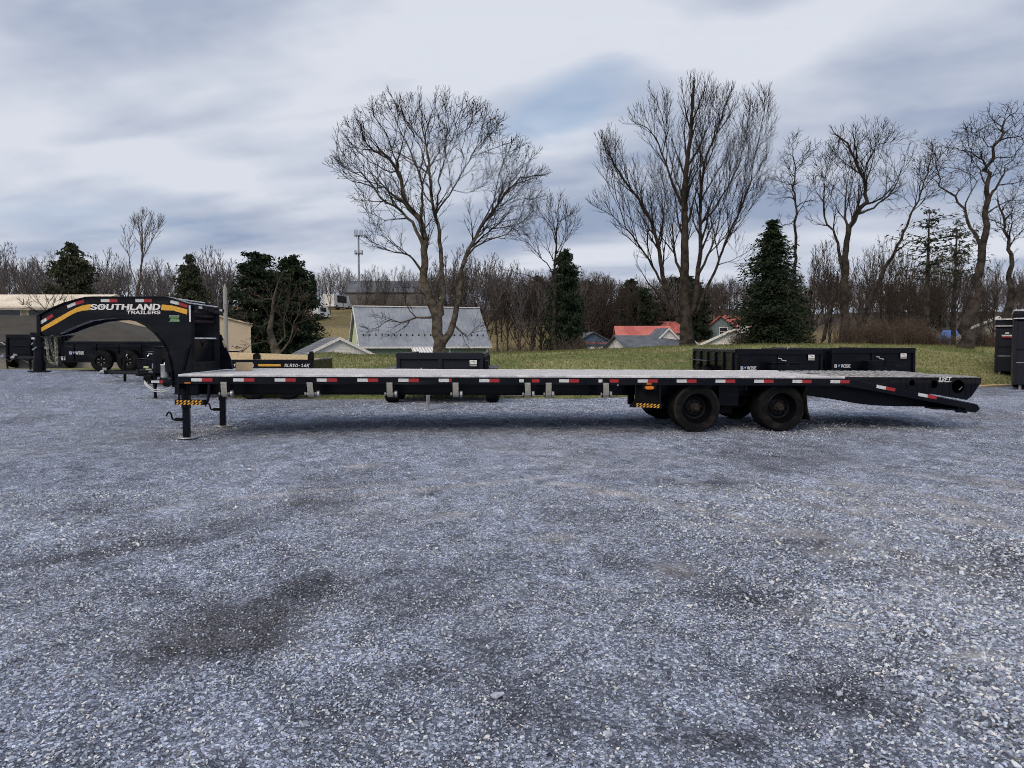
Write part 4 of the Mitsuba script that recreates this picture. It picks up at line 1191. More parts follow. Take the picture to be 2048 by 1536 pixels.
for k, (px_, top) in ranked(((1620, 520), (1655, 480), (1730, 500), (1760, 470), (1775, 520), (1800, 500), (1820, 540), (1880, 500), (1900, 490), (1925, 540), (1985, 520), (2040, 530), (1715, 540), (1840, 520), (1660, 560), (1960, 560), (1870, 560))):
    plant_px('thicket_tree', ('kind_round', 'kind_thin', 'kind_tall')[k % 3], f'dark leafless thicket tree, {ORD[k]} from the spruce behind the right end of the bank', px_, top, 43 + 12 * rg.random(), (11, 10, 13)[k % 3], rg.uniform(0, 6), widen=rg.uniform(.7, 1.0), group=G3)

# the far dark wood that reads as one mass
labels['woods'] = {'label': 'far dark leafless wood covering the hillside behind the roofs', 'category': 'woods', 'kind': 'stuff'}
nw = 0
for k in range(250):
    Y_ = rg.uniform(74, 128)
    px_ = rg.uniform(985, 2140)
    if px_ > 1640 and rg.random() < .35:
        continue
    x = (px_ - 1024) / FPX * Y_
    top = 548 + 26 * meshkit.noise(np.array([px_ * .012, 0, 0]), 4) + rg.normal(0, 9) + (18 if px_ > 1560 else 0)
    h = at(px_, top, Y_)[2] - float(ground(x, Y_))
    kd = ('kind_round', 'kind_tall', 'kind_far', 'kind_pine')[min(3, int(rg.random() * 3.35))]
    if h < 3:
        continue
    nw += 1
    plant('woods', kd, '', x, Y_, h, {'kind_round': 11, 'kind_tall': 13, 'kind_far': 12, 'kind_pine': 10}[kd], rg.uniform(0, 6), widen=rg.uniform(.8, 1.25), stuff=f'woods__{nw:03d}')
for k in range(135):
    Y_ = rg.uniform(128, 185)
    px_ = rg.uniform(-80, 1000) if k < 80 else rg.uniform(1500, 2140)
    x = (px_ - 1024) / FPX * Y_
    nw += 1
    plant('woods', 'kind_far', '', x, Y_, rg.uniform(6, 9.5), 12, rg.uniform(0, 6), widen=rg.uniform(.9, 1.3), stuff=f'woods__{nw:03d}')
print('woods', nw)

# brush: thin stems in clumps at the foot of the trees
rb = np.random.default_rng(77)
stems = []
for k in range(70):
    a, l_ = rb.uniform(0, 2 * PI), rb.uniform(.7, 1.7)
    b = rb.uniform(.1, .5)
    x0, y0 = rb.normal(0, .25, 2)
    p0 = np.array([x0, y0, -.1])
    p1 = p0 + [b * .4 * math.cos(a), b * .4 * math.sin(a), l_ * .5]
    p2 = p0 + [b * math.cos(a) + rb.normal(0, .15), b * math.sin(a), l_]
    stems.append(tube([p0, p1, p2], [.010, .008, .004], 3, caps=False))
    for q in range(2):
        t_ = rb.uniform(.3, 1)
        s0 = p1 * (1 - t_) + p2 * t_
        stems.append(tube([s0, s0 + [rb.normal(0, .22), rb.normal(0, .22), rb.uniform(.1, .4)]], [.006, .004], 3, caps=False))
scene['kind_brush'] = {'type': 'shapegroup', 'stems': mikit.ply(cat(stems), 'brush')}
labels['undergrowth'] = {'label': 'brown leafless brush along the foot of the trees', 'category': 'undergrowth', 'kind': 'stuff'}
nu = 0
for (a, b, Y0, Y1, m, hh) in ((985, 1200, 38, 50, 60, 1.15), (1580, 1990, 34.5, 38, 80, .50), (1690, 1850, 35, 40, 60, .80), (470, 640, 60, 72, 30, 1.6), (1440, 1620, 33.5, 37, 30, .5), (720, 1000, 95, 125, 40, 1.6), (1180, 1340, 78, 92, 40, 1.8)):
    for k in range(m):
        Y_ = rg.uniform(Y0, Y1)
        x = (rg.uniform(a, b) - 1024) / FPX * Y_
        nu += 1
        s = hh * rg.uniform(.6, 1.25)
        M = MR(x, Y_, float(ground(x, Y_)) - .05, rg.uniform(0, 6)) @ np.diag([s * 1.2, s * 1.2, s, 1])
        scene[f'undergrowth__{nu:03d}'] = {'type': 'instance', 'to_world': Mx(M), 'group': {'type': 'ref', 'id': 'kind_brush'}}

# turf blades on the bank
rb = np.random.default_rng(5)
nbl = 90000
x, y = rb.uniform(-11, 30, nbl), rb.uniform(18.5, 34, nbl)
wobx = .55 * (meshkit.fbm(np.stack([x * .9, x * 0, x * 0], -1), 3, 9) - .5)
m = (y > edge_y(x) + wobx - .15 + .25 * rb.random(nbl)) & (np.abs(x) < y * .72)
x, y = x[m], y[m]
n = len(x)
hgt = rb.uniform(.03, .085, n) * (.6 + .9 * meshkit.fbm(np.stack([x * .8, y * .8, x * 0], -1), 3, 6)) * np.where(rb.random(n) < .012, 2.4, 1)
z = land(x, y) + .01
th = rb.uniform(0, PI, n)
w2 = rb.uniform(.006, .016, n)
lx, ly = rb.normal(0, .035, n), rb.normal(0, .035, n)
v = np.stack([np.stack([x - w2 * np.cos(th), y - w2 * np.sin(th), z], 1), np.stack([x + w2 * np.cos(th), y + w2 * np.sin(th), z], 1), np.stack([x + lx, y + ly, z + hgt], 1)], 1).reshape(-1, 3)
solo('grass', (v, np.arange(3 * n).reshape(-1, 3)), 'grass_blade', 'short winter turf on the bank behind the yard', 'grass', kind='stuff')
# ------------------------------------------------------------------ buildings
def gable(M, w, l, eave, ridge, over=.25, th=.12, base=0.0):
    """Meshes of a gabled block: x is across (width w), y along the ridge (length l). -> walls, two roof slopes, in the world."""
    walls = cat(plate([(-w / 2, base), (w / 2, base), (w / 2, eave), (0, ridge - .03), (-w / 2, eave)], 0, .15), plate([(-w / 2, base), (w / 2, base), (w / 2, eave), (0, ridge - .03), (-w / 2, eave)], l - .15, l),
                box(-w / 2, -w / 2 + .15, .15, l - .15, base, eave), box(w / 2 - .15, w / 2, .15, l - .15, base, eave))
    k = (ridge - eave) / (w / 2)
    sl = []
    for sg in (-1, 1):
        a = [(0, ridge), (sg * (w / 2 + over), eave - k * over), (sg * (w / 2 + over), eave - k * over + th), (0, ridge + th)]
        sl.append(plate(a, -over, l + over))
    for m in [walls] + sl:
        m.apply_transform(M)
    return walls, sl[0], sl[1]


def bargeboards(M, w, l, eave, ridge, over=.25, th=.12, y=-.25, wd=.14):
    k = (ridge - eave) / (w / 2)
    out = []
    for sg in (-1, 1):
        p = [(0, ridge + th + .01), (sg * (w / 2 + over), eave - k * over + th + .01), (sg * (w / 2 + over), eave - k * over - wd + .05), (0, ridge - wd + .05)]
        out.append(plate(p, y - .03, y - .002))
    m = cat(out)
    m.apply_transform(M)
    return m


def courses(M, w, eave, ridge, z0, step, y=-.001, lap=.018):
    """Clapboards on a gable wall, each with its own lower edge standing proud."""
    out, z = [], z0
    k = (ridge - eave) / (w / 2)
    while z < ridge - .1:
        half = lambda zz: w / 2 if zz <= eave else max(.02, (ridge - zz) / k)
        h0, h1 = half(z) - .02, half(z + step) - .02
        v = np.array([(-h0, y - lap, z), (h0, y - lap, z), (h1, y - .002, z + step), (-h1, y - .002, z + step), (-h0, y, z), (h0, y, z)])
        m = trimesh.Trimesh(v, [[0, 1, 2], [0, 2, 3], [0, 4, 5], [0, 5, 1]], process=False)
        m.apply_transform(M)
        out.append(m)
        z += step
    return out


def win(parent, M, x, z, w, h, y=-.002, frame='trim_white'):
    m1 = cat(box(x - w / 2 - .06, x - w / 2, y - .05, y, z - .06, z + h + .06), box(x + w / 2, x + w / 2 + .06, y - .05, y, z - .06, z + h + .06), box(x - w / 2, x + w / 2, y - .05, y, z + h, z + h + .06), box(x - w / 2, x + w / 2, y - .05, y, z - .06, z), box(x - w / 2, x + w / 2, y - .035, y, z + h / 2 - .02, z + h / 2 + .02))
    m2 = box(x - w / 2, x + w / 2, y - .02, y - .001, z, z + h)
    m1.apply_transform(M)
    m2.apply_transform(M)
    wd = part(parent, 'window', m1, frame)
    part(wd, 'pane', m2, 'dark_glass')


# green barn with a ribbed metal roof
Mb = np.array([[.31, .95, 0, -10.15], [-.95, .31, 0, 50.66], [0, 0, 1, 0], [0, 0, 0, 1.0]])
B1 = thing('barn', 'green barn with a grey ribbed metal roof behind the widest tree', 'barn')
Wb, Lb, EV, RD = 5.6, 8.1, 1.22, 3.62
wl, ra, rb_ = gable(Mb, Wb, Lb, EV, RD, over=.22, th=.07, base=-2.6)
part(B1, 'wall', wl, 'siding_green')
rf = part(B1, 'roof', cat(ra, rb_), 'roof_metal')
kk = (RD - EV) / (Wb / 2)
sea = []
for q in range(29):
    y = -.18 + q * (Lb + .36) / 28
    a, b = (0, RD + .08), ((Wb / 2 + .22), EV - kk * .22 + .08)
    m = tube([(a[0], y, a[1]), (b[0], y, b[1])], .018, 4)
    m.apply_transform(Mb)
    sea.append(m)
part(rf, 'seam', cat(sea), 'roof_metal', kind='stuff')
for q in range(21):
    y = .15 + q * (Lb - .3) / 20
    f_ = .80
    m = box(Wb / 2 * f_ - .03, Wb / 2 * f_ + .03, y - .035, y + .035, RD - kk * Wb / 2 * f_ + .06, RD - kk * Wb / 2 * f_ + .17)
    m.apply_transform(Mb)
    part(rf, 'snow_guard', m, 'black_matte')
m = cat(box(-.12, .12, -.25, Lb + .25, RD + .06, RD + .12), box(Wb / 2 + .20, Wb / 2 + .32, -.2, Lb + .2, EV - kk * .22 - .06, EV - kk * .22 + .05))
m.apply_transform(Mb)
part(rf, 'ridge_cap', m, 'trim_white')
lime = plate([(-Wb / 2, -2.5), (Wb / 2, -2.5), (Wb / 2, EV), (0, RD - .05), (-Wb / 2, EV)], -.04, -.004)
lime.apply_transform(Mb)
part(B1, 'gable_wall', lime, 'siding_lime', label='pale lime gable wall')
m = bargeboards(Mb, Wb, Lb, EV, RD, over=.22, th=.07, y=-.22)
part(B1, 'bargeboard', m, 'trim_white')
win(B1, Mb, .9, 1.25, .55, .95, y=-.042)
m = box(Wb / 2 + .01, Wb / 2 + .05, 5.5, 5.6, -2.6, EV - .15)
m.apply_transform(Mb)
part(B1, 'downpipe', m, 'trim_white')
m = box(Wb / 2 - .01, Wb / 2 + .06, Lb - .12, Lb + .02, -2.6, EV - .15)
m.apply_transform(Mb)
part(B1, 'corner_board', m, 'trim_white')
m = plate([(Wb / 2, 1.05), (Wb / 2 + 1.5, .55), (Wb / 2 + 1.5, .61), (Wb / 2, 1.12)], 3.0, 5.0)
m.apply_transform(Mb)
ln = part(B1, 'lean_roof', m, 'trim_white')
m = cat([tube([(Wb / 2 + .05, 3.05 + q * .19, 1.13), (Wb / 2 + 1.5, 3.05 + q * .19, .63)], .02, 4) for q in range(11)])
m.apply_transform(Mb)
part(ln, 'rib', m, 'roof_metal', kind='stuff')
m = cat(tube([(0, 5.6, RD + .1), (0, 5.6, RD + .75)], .05, 8))
m.apply_transform(Mb)
part(rf, 'vent_pipe', m, 'trim_white')

# white clapboard shed with a dark roof
Ms = MR(-9.35, 42.0, 0, .36)
S1 = thing('shed', 'white clapboard shed with a dark shingled roof left of the barn', 'shed')
wl, ra, rb_ = gable(Ms, 3.9, 6.0, .62, 1.58, over=.18, th=.06, base=-1.6)
part(S1, 'wall', wl, 'siding_white')
rf = part(S1, 'roof', cat(ra, rb_), 'roof_slate')
for sg in (-1,):
    k_ = (1.58 - .62) / 1.95
    rows_ = []
    for q in range(9):
        x0 = .1 + q * .19
        m = plate([(sg * x0, 1.58 + .07 - k_ * x0), (sg * (x0 + .20), 1.58 + .085 - k_ * (x0 + .20)), (sg * (x0 + .20), 1.58 + .06 - k_ * (x0 + .2))], -.17, 6.17)
        m.apply_transform(Ms)
        rows_.append(m)
    part(rf, 'shingle_course', cat(rows_), 'roof_slate', kind='stuff')
part(S1, 'bargeboard', bargeboards(Ms, 3.9, 6.0, .62, 1.58, over=.18, th=.06, y=-.18), 'trim_white')
for m in courses(Ms, 3.9, .62, 1.58, .0, .16):
    part(S1, 'clapboard', m, 'siding_white')

# long grey shed roof further back between pines and barn, and the hill house
H1 = thing('house', 'grey house on the far hill above the brown field', 'house')
Mh = MR(-33.0, 122, float(ground(-33, 122)), .25)
wl, ra, rb_ = gable(Mh, 4.2, 8.0, 3.4, 5.2, base=-1)
part(H1, 'wall', wl, 'siding_grey')
part(H1, 'roof', cat(ra, rb_), 'roof_slate')
win(H1, Mh, 0, 1.6, .8, 1.2)
mat('siding_far', (.15, .147, .145), rough=.9)
H2 = thing('house', 'long low hilltop building with a dark roof left of the phone mast', 'house')
Mh = MR(-26.5, 126, float(ground(-26, 126)), 0) @ MR(0, 0, 0, -PI / 2)
wl, ra, rb_ = gable(Mh, 5, 12.0, 2.6, 4.4, base=-1)
part(H2, 'wall', wl, 'siding_far')
part(H2, 'roof', cat(ra, rb_), 'roof_slate')


def car(name, label, category, x, y, rz, body, L=4.4, W_=1.8, Hh=1.5, group=None, van=False):
    """A far car or van: lower body, glazed cabin, wheels."""
    M = MR(x, y, float(ground(x, y)), rz)
    t = thing(name, label, category, group, M=M)
    if van:
        prof = [(-L / 2, .35), (L / 2, .35), (L / 2, .95), (L / 2 - .35, 1.05), (L / 2 - 1.0, Hh), (-L / 2 + .05, Hh), (-L / 2, Hh - .1)]
    else:
        prof = [(-L / 2, .35), (L / 2, .35), (L / 2, .75), (L / 2 - .9, .92), (L / 2 - 1.5, Hh - .02), (-L / 2 + 1.0, Hh), (-L / 2 + .35, .98), (-L / 2, .9)]
    part(t, 'body', plate(Polygon(prof).buffer(-.06).buffer(.06, 4), -W_ / 2, W_ / 2), body)
    for sg in (-1, 1):
        part(t, 'window', box(-L / 2 + .9, L / 2 - 1.5, sg * (W_ / 2 + .006), sg * (W_ / 2 - .03), .98, Hh - .14), 'dark_glass')
        for xx in (-L / 2 + .8, L / 2 - .8):
            w_ = part(t, 'wheel', shift(lathe([(0, -.1), (.2, -.1), (.33, -.08), (.33, .08), (.2, .1), (0, .1)], 18), xx, sg * (W_ / 2 - .06), .33), 'rubber')
            part(w_, 'hubcap', shift(lathe([(0, -.012), (.18, -.01), (.2, .0)], 14), xx, sg * (W_ / 2 + .045), .33) if sg < 0 else shift(lathe([(0, .012), (.18, .01), (.2, .0)], 14), xx, sg * (W_ / 2 + .045), .33), 'steel')
    return t


car('van', 'white van parked beside the grey house on the far hill', 'van', -27.2, 121, 1.25, 'white_paint', L=5.2, W_=2.0, Hh=2.2, van=True)
car('van', 'white van at the brown hedge below the far hill', 'van', -26.0, 104, 1.45, 'white_paint', L=4.6, W_=1.7, Hh=1.7, van=True)

# small blue garage with a red trimmed roof
Mg = MR(7.35, 70, 0, .10)
B2 = thing('garage', 'small blue garage with red eaves left of the red roofed house', 'garage')
gz = float(ground(7.3, 70))
wl, ra, rb_ = gable(Mg, 3.2, 5.0, 1.35, 2.2, over=.25, th=.08, base=gz - .3)
part(B2, 'wall', wl, 'siding_blue')
part(B2, 'roof', cat(ra, rb_), 'roof_slate')
m = box(-1.9, 1.9, -.32, -.26, 1.20, 1.32)
m.apply_transform(Mg)
part(B2, 'eave_board', m, 'roof_red')
m = box(-.6, 1.3, -.06, -.01, gz, .92)
m.apply_transform(Mg)
part(B2, 'garage_door', m, 'trim_white')
car('car', 'white car parked left of the small blue garage', 'car', 6.1, 65.5, .3, 'white_paint', L=4.0, W_=1.8, Hh=1.7, van=True)
car('car', 'pale grey car half hidden by the bank right of the blue garage', 'car', 8.45, 60.0, .15, 'pole_grey', L=4.2, W_=1.8, Hh=1.55)

# red roofed buildings
Mr = np.array([[0, 1, 0, 8.95], [-1, 0, 0, 66.4], [0, 0, 1, 0], [0, 0, 0, 1.0]])
B3 = thing('house', 'slate blue building with a plain red roof, left of the tallest tree', 'house')
wl, ra, rb_ = gable(Mr, 2.6, 4.4, 1.55, 2.66, over=.2, th=.07, base=-2.2)
part(B3, 'wall', wl, 'siding_slate')
part(B3, 'roof', cat(ra, rb_), 'roof_red')
m = plate([(-1.3, -2.2), (1.3, -2.2), (1.3, 1.55), (0, 2.6), (-1.3, 1.55)], -.03, -.003)
m.apply_transform(Mr)
part(B3, 'gable_wall', m, 'siding_slate')
Mr = np.array([[0, 1, 0, 14.2], [-1, 0, 0, 76.5], [0, 0, 1, 0], [0, 0, 0, 1.0]])
B4 = thing('house', 'long red roofed house behind the tallest tree', 'house')
wl, ra, rb_ = gable(Mr, 3.4, 6.6, 2.3, 3.3, over=.2, th=.07, base=-2)
part(B4, 'wall', wl, 'siding_slate')
part(B4, 'roof', cat(ra, rb_), 'roof_red')
Mr = MR(20.0, 74.0, 0, -.62)
wl, ra, rb_ = gable(Mr, 4.0, 4.6, 2.3, 3.85, over=.25, th=.08, base=-2)
B5 = thing('house', 'red roofed house with a slate green gable, right of the tallest tree', 'house')
part(B5, 'wall', wl, 'siding_slate')
part(B5, 'roof', cat(ra, rb_), 'roof_red')
part(B5, 'bargeboard', bargeboards(Mr, 4.0, 4.6, 2.3, 3.85, over=.25, th=.08, y=-.25, wd=.1), 'roof_red')
win(B5, Mr, .2, 2.0, .7, .7)

# blue-grey roofed houses nearer the bank
Mw = MR(11.0, 54.5, 0, .10)
B6 = thing('house', 'pale blue gabled cottage end just left of the tallest trunk', 'house')
wl, ra, rb_ = gable(Mw, 1.75, 3.0, 1.45, 2.30, over=.15, th=.06, base=-2.2)
part(B6, 'wall', wl, 'siding_white')
part(B6, 'roof', cat(ra, rb_), 'roof_slate')
part(B6, 'bargeboard', bargeboards(Mw, 1.75, 3.0, 1.45, 2.30, over=.15, th=.06, y=-.15, wd=.12), 'trim_white')
for m in courses(Mw, 1.75, 1.45, 2.30, .9, .17):
    part(B6, 'clapboard', m, 'siding_white')
Mw = np.array([[0.35, .94, 0, 7.3], [-.94, .35, 0, 53.6], [0, 0, 1, 0], [0, 0, 0, 1.0]])
B7 = thing('shed', 'low shed with a wide weathered grey roof in front of the red roofs', 'shed')
wl, ra, rb_ = gable(Mw, 3.6, 5.4, .85, 1.78, over=.3, th=.06, base=-2.2)
part(B7, 'wall', wl, 'siding_white')
part(B7, 'roof', cat(ra, rb_), 'roof_slate')
m = bargeboards(Mw @ MR(0, 0, 0), 3.6, 5.4, .85, 1.78, over=.3, th=.06, y=5.74, wd=.14)
part(B7, 'bargeboard', m, 'trim_white')
Mw = MR(15.2, 53.0, 0, -.30)
B8 = thing('house', 'white clapboard house with a blue grey roof right of the tallest trunk', 'house')
wl, ra, rb_ = gable(Mw, 4.6, 4.0, 1.15, 2.25, over=.25, th=.07, base=-2.2)
part(B8, 'wall', wl, 'siding_white')
part(B8, 'roof', cat(ra, rb_), 'roof_slate')
part(B8, 'bargeboard', bargeboards(Mw, 4.6, 4.0, 1.15, 2.25, over=.25, th=.07, y=-.25, wd=.15), 'trim_white')
for m in courses(Mw, 4.6, 1.15, 2.25, .3, .17):
    part(B8, 'clapboard', m, 'siding_white')
m = box(.2, 1.0, .1, .8, 2.0, 2.5)
m.apply_transform(Mw)
part(B8, 'skylight', m, 'trim_white')

# right: grey house behind the bank, white hut
Mw = MR(31.6, 50.5, 0, -.5)
B9 = thing('house', 'grey sided house behind the trees at the right edge', 'house')
wl, ra, rb_ = gable(Mw, 5.2, 7.0, 1.75, 2.95, over=.3, th=.1, base=-.6)
part(B9, 'wall', wl, 'siding_grey')
part(B9, 'roof', cat(ra, rb_), 'roof_slate')
part(B9, 'bargeboard', bargeboards(Mw, 5.2, 7.0, 1.75, 2.95, over=.3, th=.1, y=-.3, wd=.12), 'siding_white')
win(B9, Mw, -1.4, .9, .5, .8)
Mw = MR(22.2, 41.5, 0, .1)
B10 = thing('shed', 'small pale weathered hut among the thicket on the right', 'shed')
wl, ra, rb_ = gable(Mw, .95, 1.4, 1.95, 2.2, over=.08, th=.05, base=.3)
part(B10, 'wall', wl, 'siding_grey')
part(B10, 'roof', cat(ra, rb_), 'siding_grey')
for q in range(4):
    m = box(-.46, .46, -.02, -.003, 1.05 + q * .24, 1.09 + q * .24)
    m.apply_transform(Mw)
    part(B10, 'batten', m, 'siding_grey')
tent = plate([(-.7, .3), (.7, .3), (.35, 1.55), (.0, 2.0), (-.45, 1.5)], 0, 1.2)
tent.apply_transform(MR(25.2, 43.5, 0, .2))
B11 = thing('tent', 'pale blue tarp tent among the trees on the right', 'tent')
part(B11, 'cover', tent, 'siding_white')
m = plate([(-.72, .3), (-.47, 1.5), (-.02, 2.02), (-.1, 2.05), (-.52, 1.55), (-.8, .3)], -.02, 1.25)
m.apply_transform(MR(25.2, 43.5, 0, .2))
part(B11, 'side_flap', m, 'blue_tape')

# left: brown roofed shed, beige building, cream roof
Mx_ = np.array([[0, 1, 0, -26.5], [-1, 0, 0, 34.6], [0, 0, 1, 0], [0, 0, 0, 1.0]])
B12 = thing('shed', 'low building with a plain grey brown hipped roof behind the gooseneck', 'shed')
x0, x1, e0, r0 = -27.5, -13.9, 1.45, 2.52
roof_v = np.array([(x0, 30.6, e0), (x1, 30.6, e0 - .12), (x1, 35.4, e0), (x0, 35.4, e0), (x0, 33.2, r0), (-18.0, 33.2, r0), (x0, 30.6, e0 - .12), ])
m = trimesh.Trimesh(np.vstack([roof_v[:6], roof_v[:4] - [0, 0, .10]]), [[0, 1, 5], [0, 5, 4], [1, 2, 5], [2, 3, 4], [2, 4, 5], [6, 7, 1], [6, 1, 0], [7, 8, 2], [7, 2, 1]], process=False)
part(B12, 'roof', m, 'roof_brown')
part(B12, 'wall', cat(box(x0 + .3, x1 - .3, 31.0, 31.15, .1, e0 - .12), box(x1 - .45, x1 - .3, 31.15, 35.1, .1, e0 - .12)), 'siding_grey')
part(B12, 'fascia', box(x0, x1, 30.56, 30.60, e0 - .24, e0 - .09), 'roof_brown')
B13 = thing('building', 'plain beige building with a sloping roof edge, behind the gooseneck', 'building', M=MR(-12.8, 38.0, 0, .33))
part(B13, 'wall', cat(plate([(-6.5, -.2), (0, -.2), (0, 2.22), (-1.75, 2.66), (-6.5, 2.66)], 0, .2), box(-.2, 0, .2, 7, -.2, 2.2)), 'wall_beige')
part(B13, 'roof', plate([(-6.6, 2.67), (-1.75, 2.67), (.1, 2.21), (.1, 2.28), (-1.73, 2.74), (-6.6, 2.74)], -.12, 7), 'wall_beige')
part(B13, 'base_board', box(-4.2, .02, -.05, -.004, -.1, .95), 'wall_beige')
B14 = thing('building', 'long building with a cream roof and dark windows at the left edge', 'building')
Mc = np.array([[0, 1, 0, -36], [-1, 0, 0, 50.0], [0, 0, 1, 0], [0, 0, 0, 1.0]])
wl, ra, rb_ = gable(Mc, 8.0, 10.2, 3.42, 4.30, over=.4, th=.12, base=.0)
part(B14, 'wall', wl, 'wall_beige')
part(B14, 'roof', cat(ra, rb_), 'roof_cream')
for xx in (1.2, 3.2, 5.6, 7.4):
    m = box(4.0 + .002, 4.05, xx, xx + 1.3, 2.6, 3.25)
    m.apply_transform(Mc)
    wd = part(B14, 'window', m, 'dark_glass')
    m = cat(box(4.002, 4.07, xx - .07, xx, 2.53, 3.32), box(4.002, 4.07, xx + 1.3, xx + 1.37, 2.53, 3.32), box(4.002, 4.07, xx, xx + 1.3, 2.53, 2.6), box(4.002, 4.07, xx, xx + 1.3, 3.25, 3.32))
    m.apply_transform(Mc)
    part(wd, 'frame', m, 'siding_white')
m = box(4.4, 4.46, -.4, 10.6, 3.24, 3.36)
m.apply_transform(Mc)
part(B14, 'fascia', m, 'siding_grey')

# side road seen past the low trailer
solo('road', grid(np.linspace(-15.2, -9.2, 25), np.linspace(37.5, 58, 42), lambda a, b: land(a, b) + .05), 'asphalt', 'grey side road beyond the pale tree', kind='structure', smooth=True)

# poles, mast, wires
z0 = float(ground(-12.2, 33.4))
t = thing('utility_pole', 'tall plain grey pole standing right of the gooseneck', 'pole')
part(t, 'shaft', tube([(-12.33, 33.4, z0 - .2), (-12.33, 33.4, 3.72)], [.105, .085], 14), 'pole_grey', smooth=30)
part(t, 'cap', tube([(-12.33, 33.4, 3.72), (-12.33, 33.4, 3.86)], [.05, .04], 10), 'pole_grey')
t = thing('phone_mast', 'tall thin phone mast with two antenna rings on the far hill', 'mast')
tx, ty = -59.0, 300.0
part(t, 'pole', tube([(tx, ty, 5), (tx, ty, 25), (tx, ty, 42.3)], [.55, .42, .30], 8), 'far_steel')
for zz, rr in ((42.0, 1.5), (35.2, 1.5)):
    p_ = part(t, 'platform', cat(shift(lathe([(rr, -.12), (rr + .1, 0), (rr, .12), (.3, .12), (.3, -.12), (rr, -.12)], 16, 'z'), tx, ty, zz)), 'far_steel')
    for q in range(8):
        a = q * PI / 4
        part(p_, 'antenna', box(tx + rr * math.cos(a) - .11, tx + rr * math.cos(a) + .11, ty + rr * math.sin(a) - .11, ty + rr * math.sin(a) + .11, zz - .5, zz + (2.2 if zz > 40 else 1.3)), 'far_steel')
t = thing('wire_pole', 'thin dark utility pole behind the red roofs', 'pole')
gx, gy = 20.3, 84.0
part(t, 'shaft', tube([(gx, gy, float(ground(gx, gy)) - .2), (gx, gy, 6.3)], [.13, .10], 8), 'twig_brown')
part(t, 'cross_arm', box(gx - .9, gx + .9, gy - .06, gy + .06, 5.6, 5.75), 'twig_brown')
for k, dz in enumerate((5.55, 4.4)):
    ps = [(-30 + (gx + 30) * q / 20.0, gy, dz - 1.0 * (1 - (2 * q / 20.0 - 1) ** 2) - .9 * (1 - q / 20.0)) for q in range(21)]
    solo('overhead_wire', tube(ps, .022, 4, caps=False), 'steel', ('upper' if k == 0 else 'lower') + ' overhead wire strung across the dark wood', 'wire')


# ------------------------------------------------------------------ the other trailers
jack_w = lathe([(0, 0), (.07, 0), (.09, .01), (.05, .02), (0, .02)], 14, 'z')
small_tyre = mikit.ply(lathe([(.20, -.085), (.21, -.10), (.30, -.105), (.345, -.09), (.372, -.06), (.374, .06), (.345, .09), (.30, .105), (.21, .10), (.20, .085)], 30), 'rubber', smooth=35)
small_rim = mikit.ply(cat(lathe([(.205, -.085), (.212, -.098), (.20, -.098), (.19, -.05), (.10, -.03), (.07, -.055), (.0, -.06)], 24)), 'rim_black', smooth=30)
rim_spokes = mikit.ply(cat([box(-.009, .009, -.062, -.04, .075, .15, .004).apply_transform(trimesh.transformations.rotation_matrix(a, [0, 1, 0])) for a in np.arange(6) * PI / 3]), 'steel')


def wheel_at(t, M, x, y, z, side, steel=True, fat=1.0):
    R = M @ MR(x, y, z) @ (np.eye(4) if side < 0 else FLIP) @ np.diag([1, fat, 1, 1])
    keep, place[t] = place[t], np.eye(4)
    w_ = place_part(t, 'wheel', small_tyre, R)
    place_part(w_, 'rim', small_rim, R)
    if steel:
        place_part(w_, 'spokes', rim_spokes, R)
    place[t] = keep


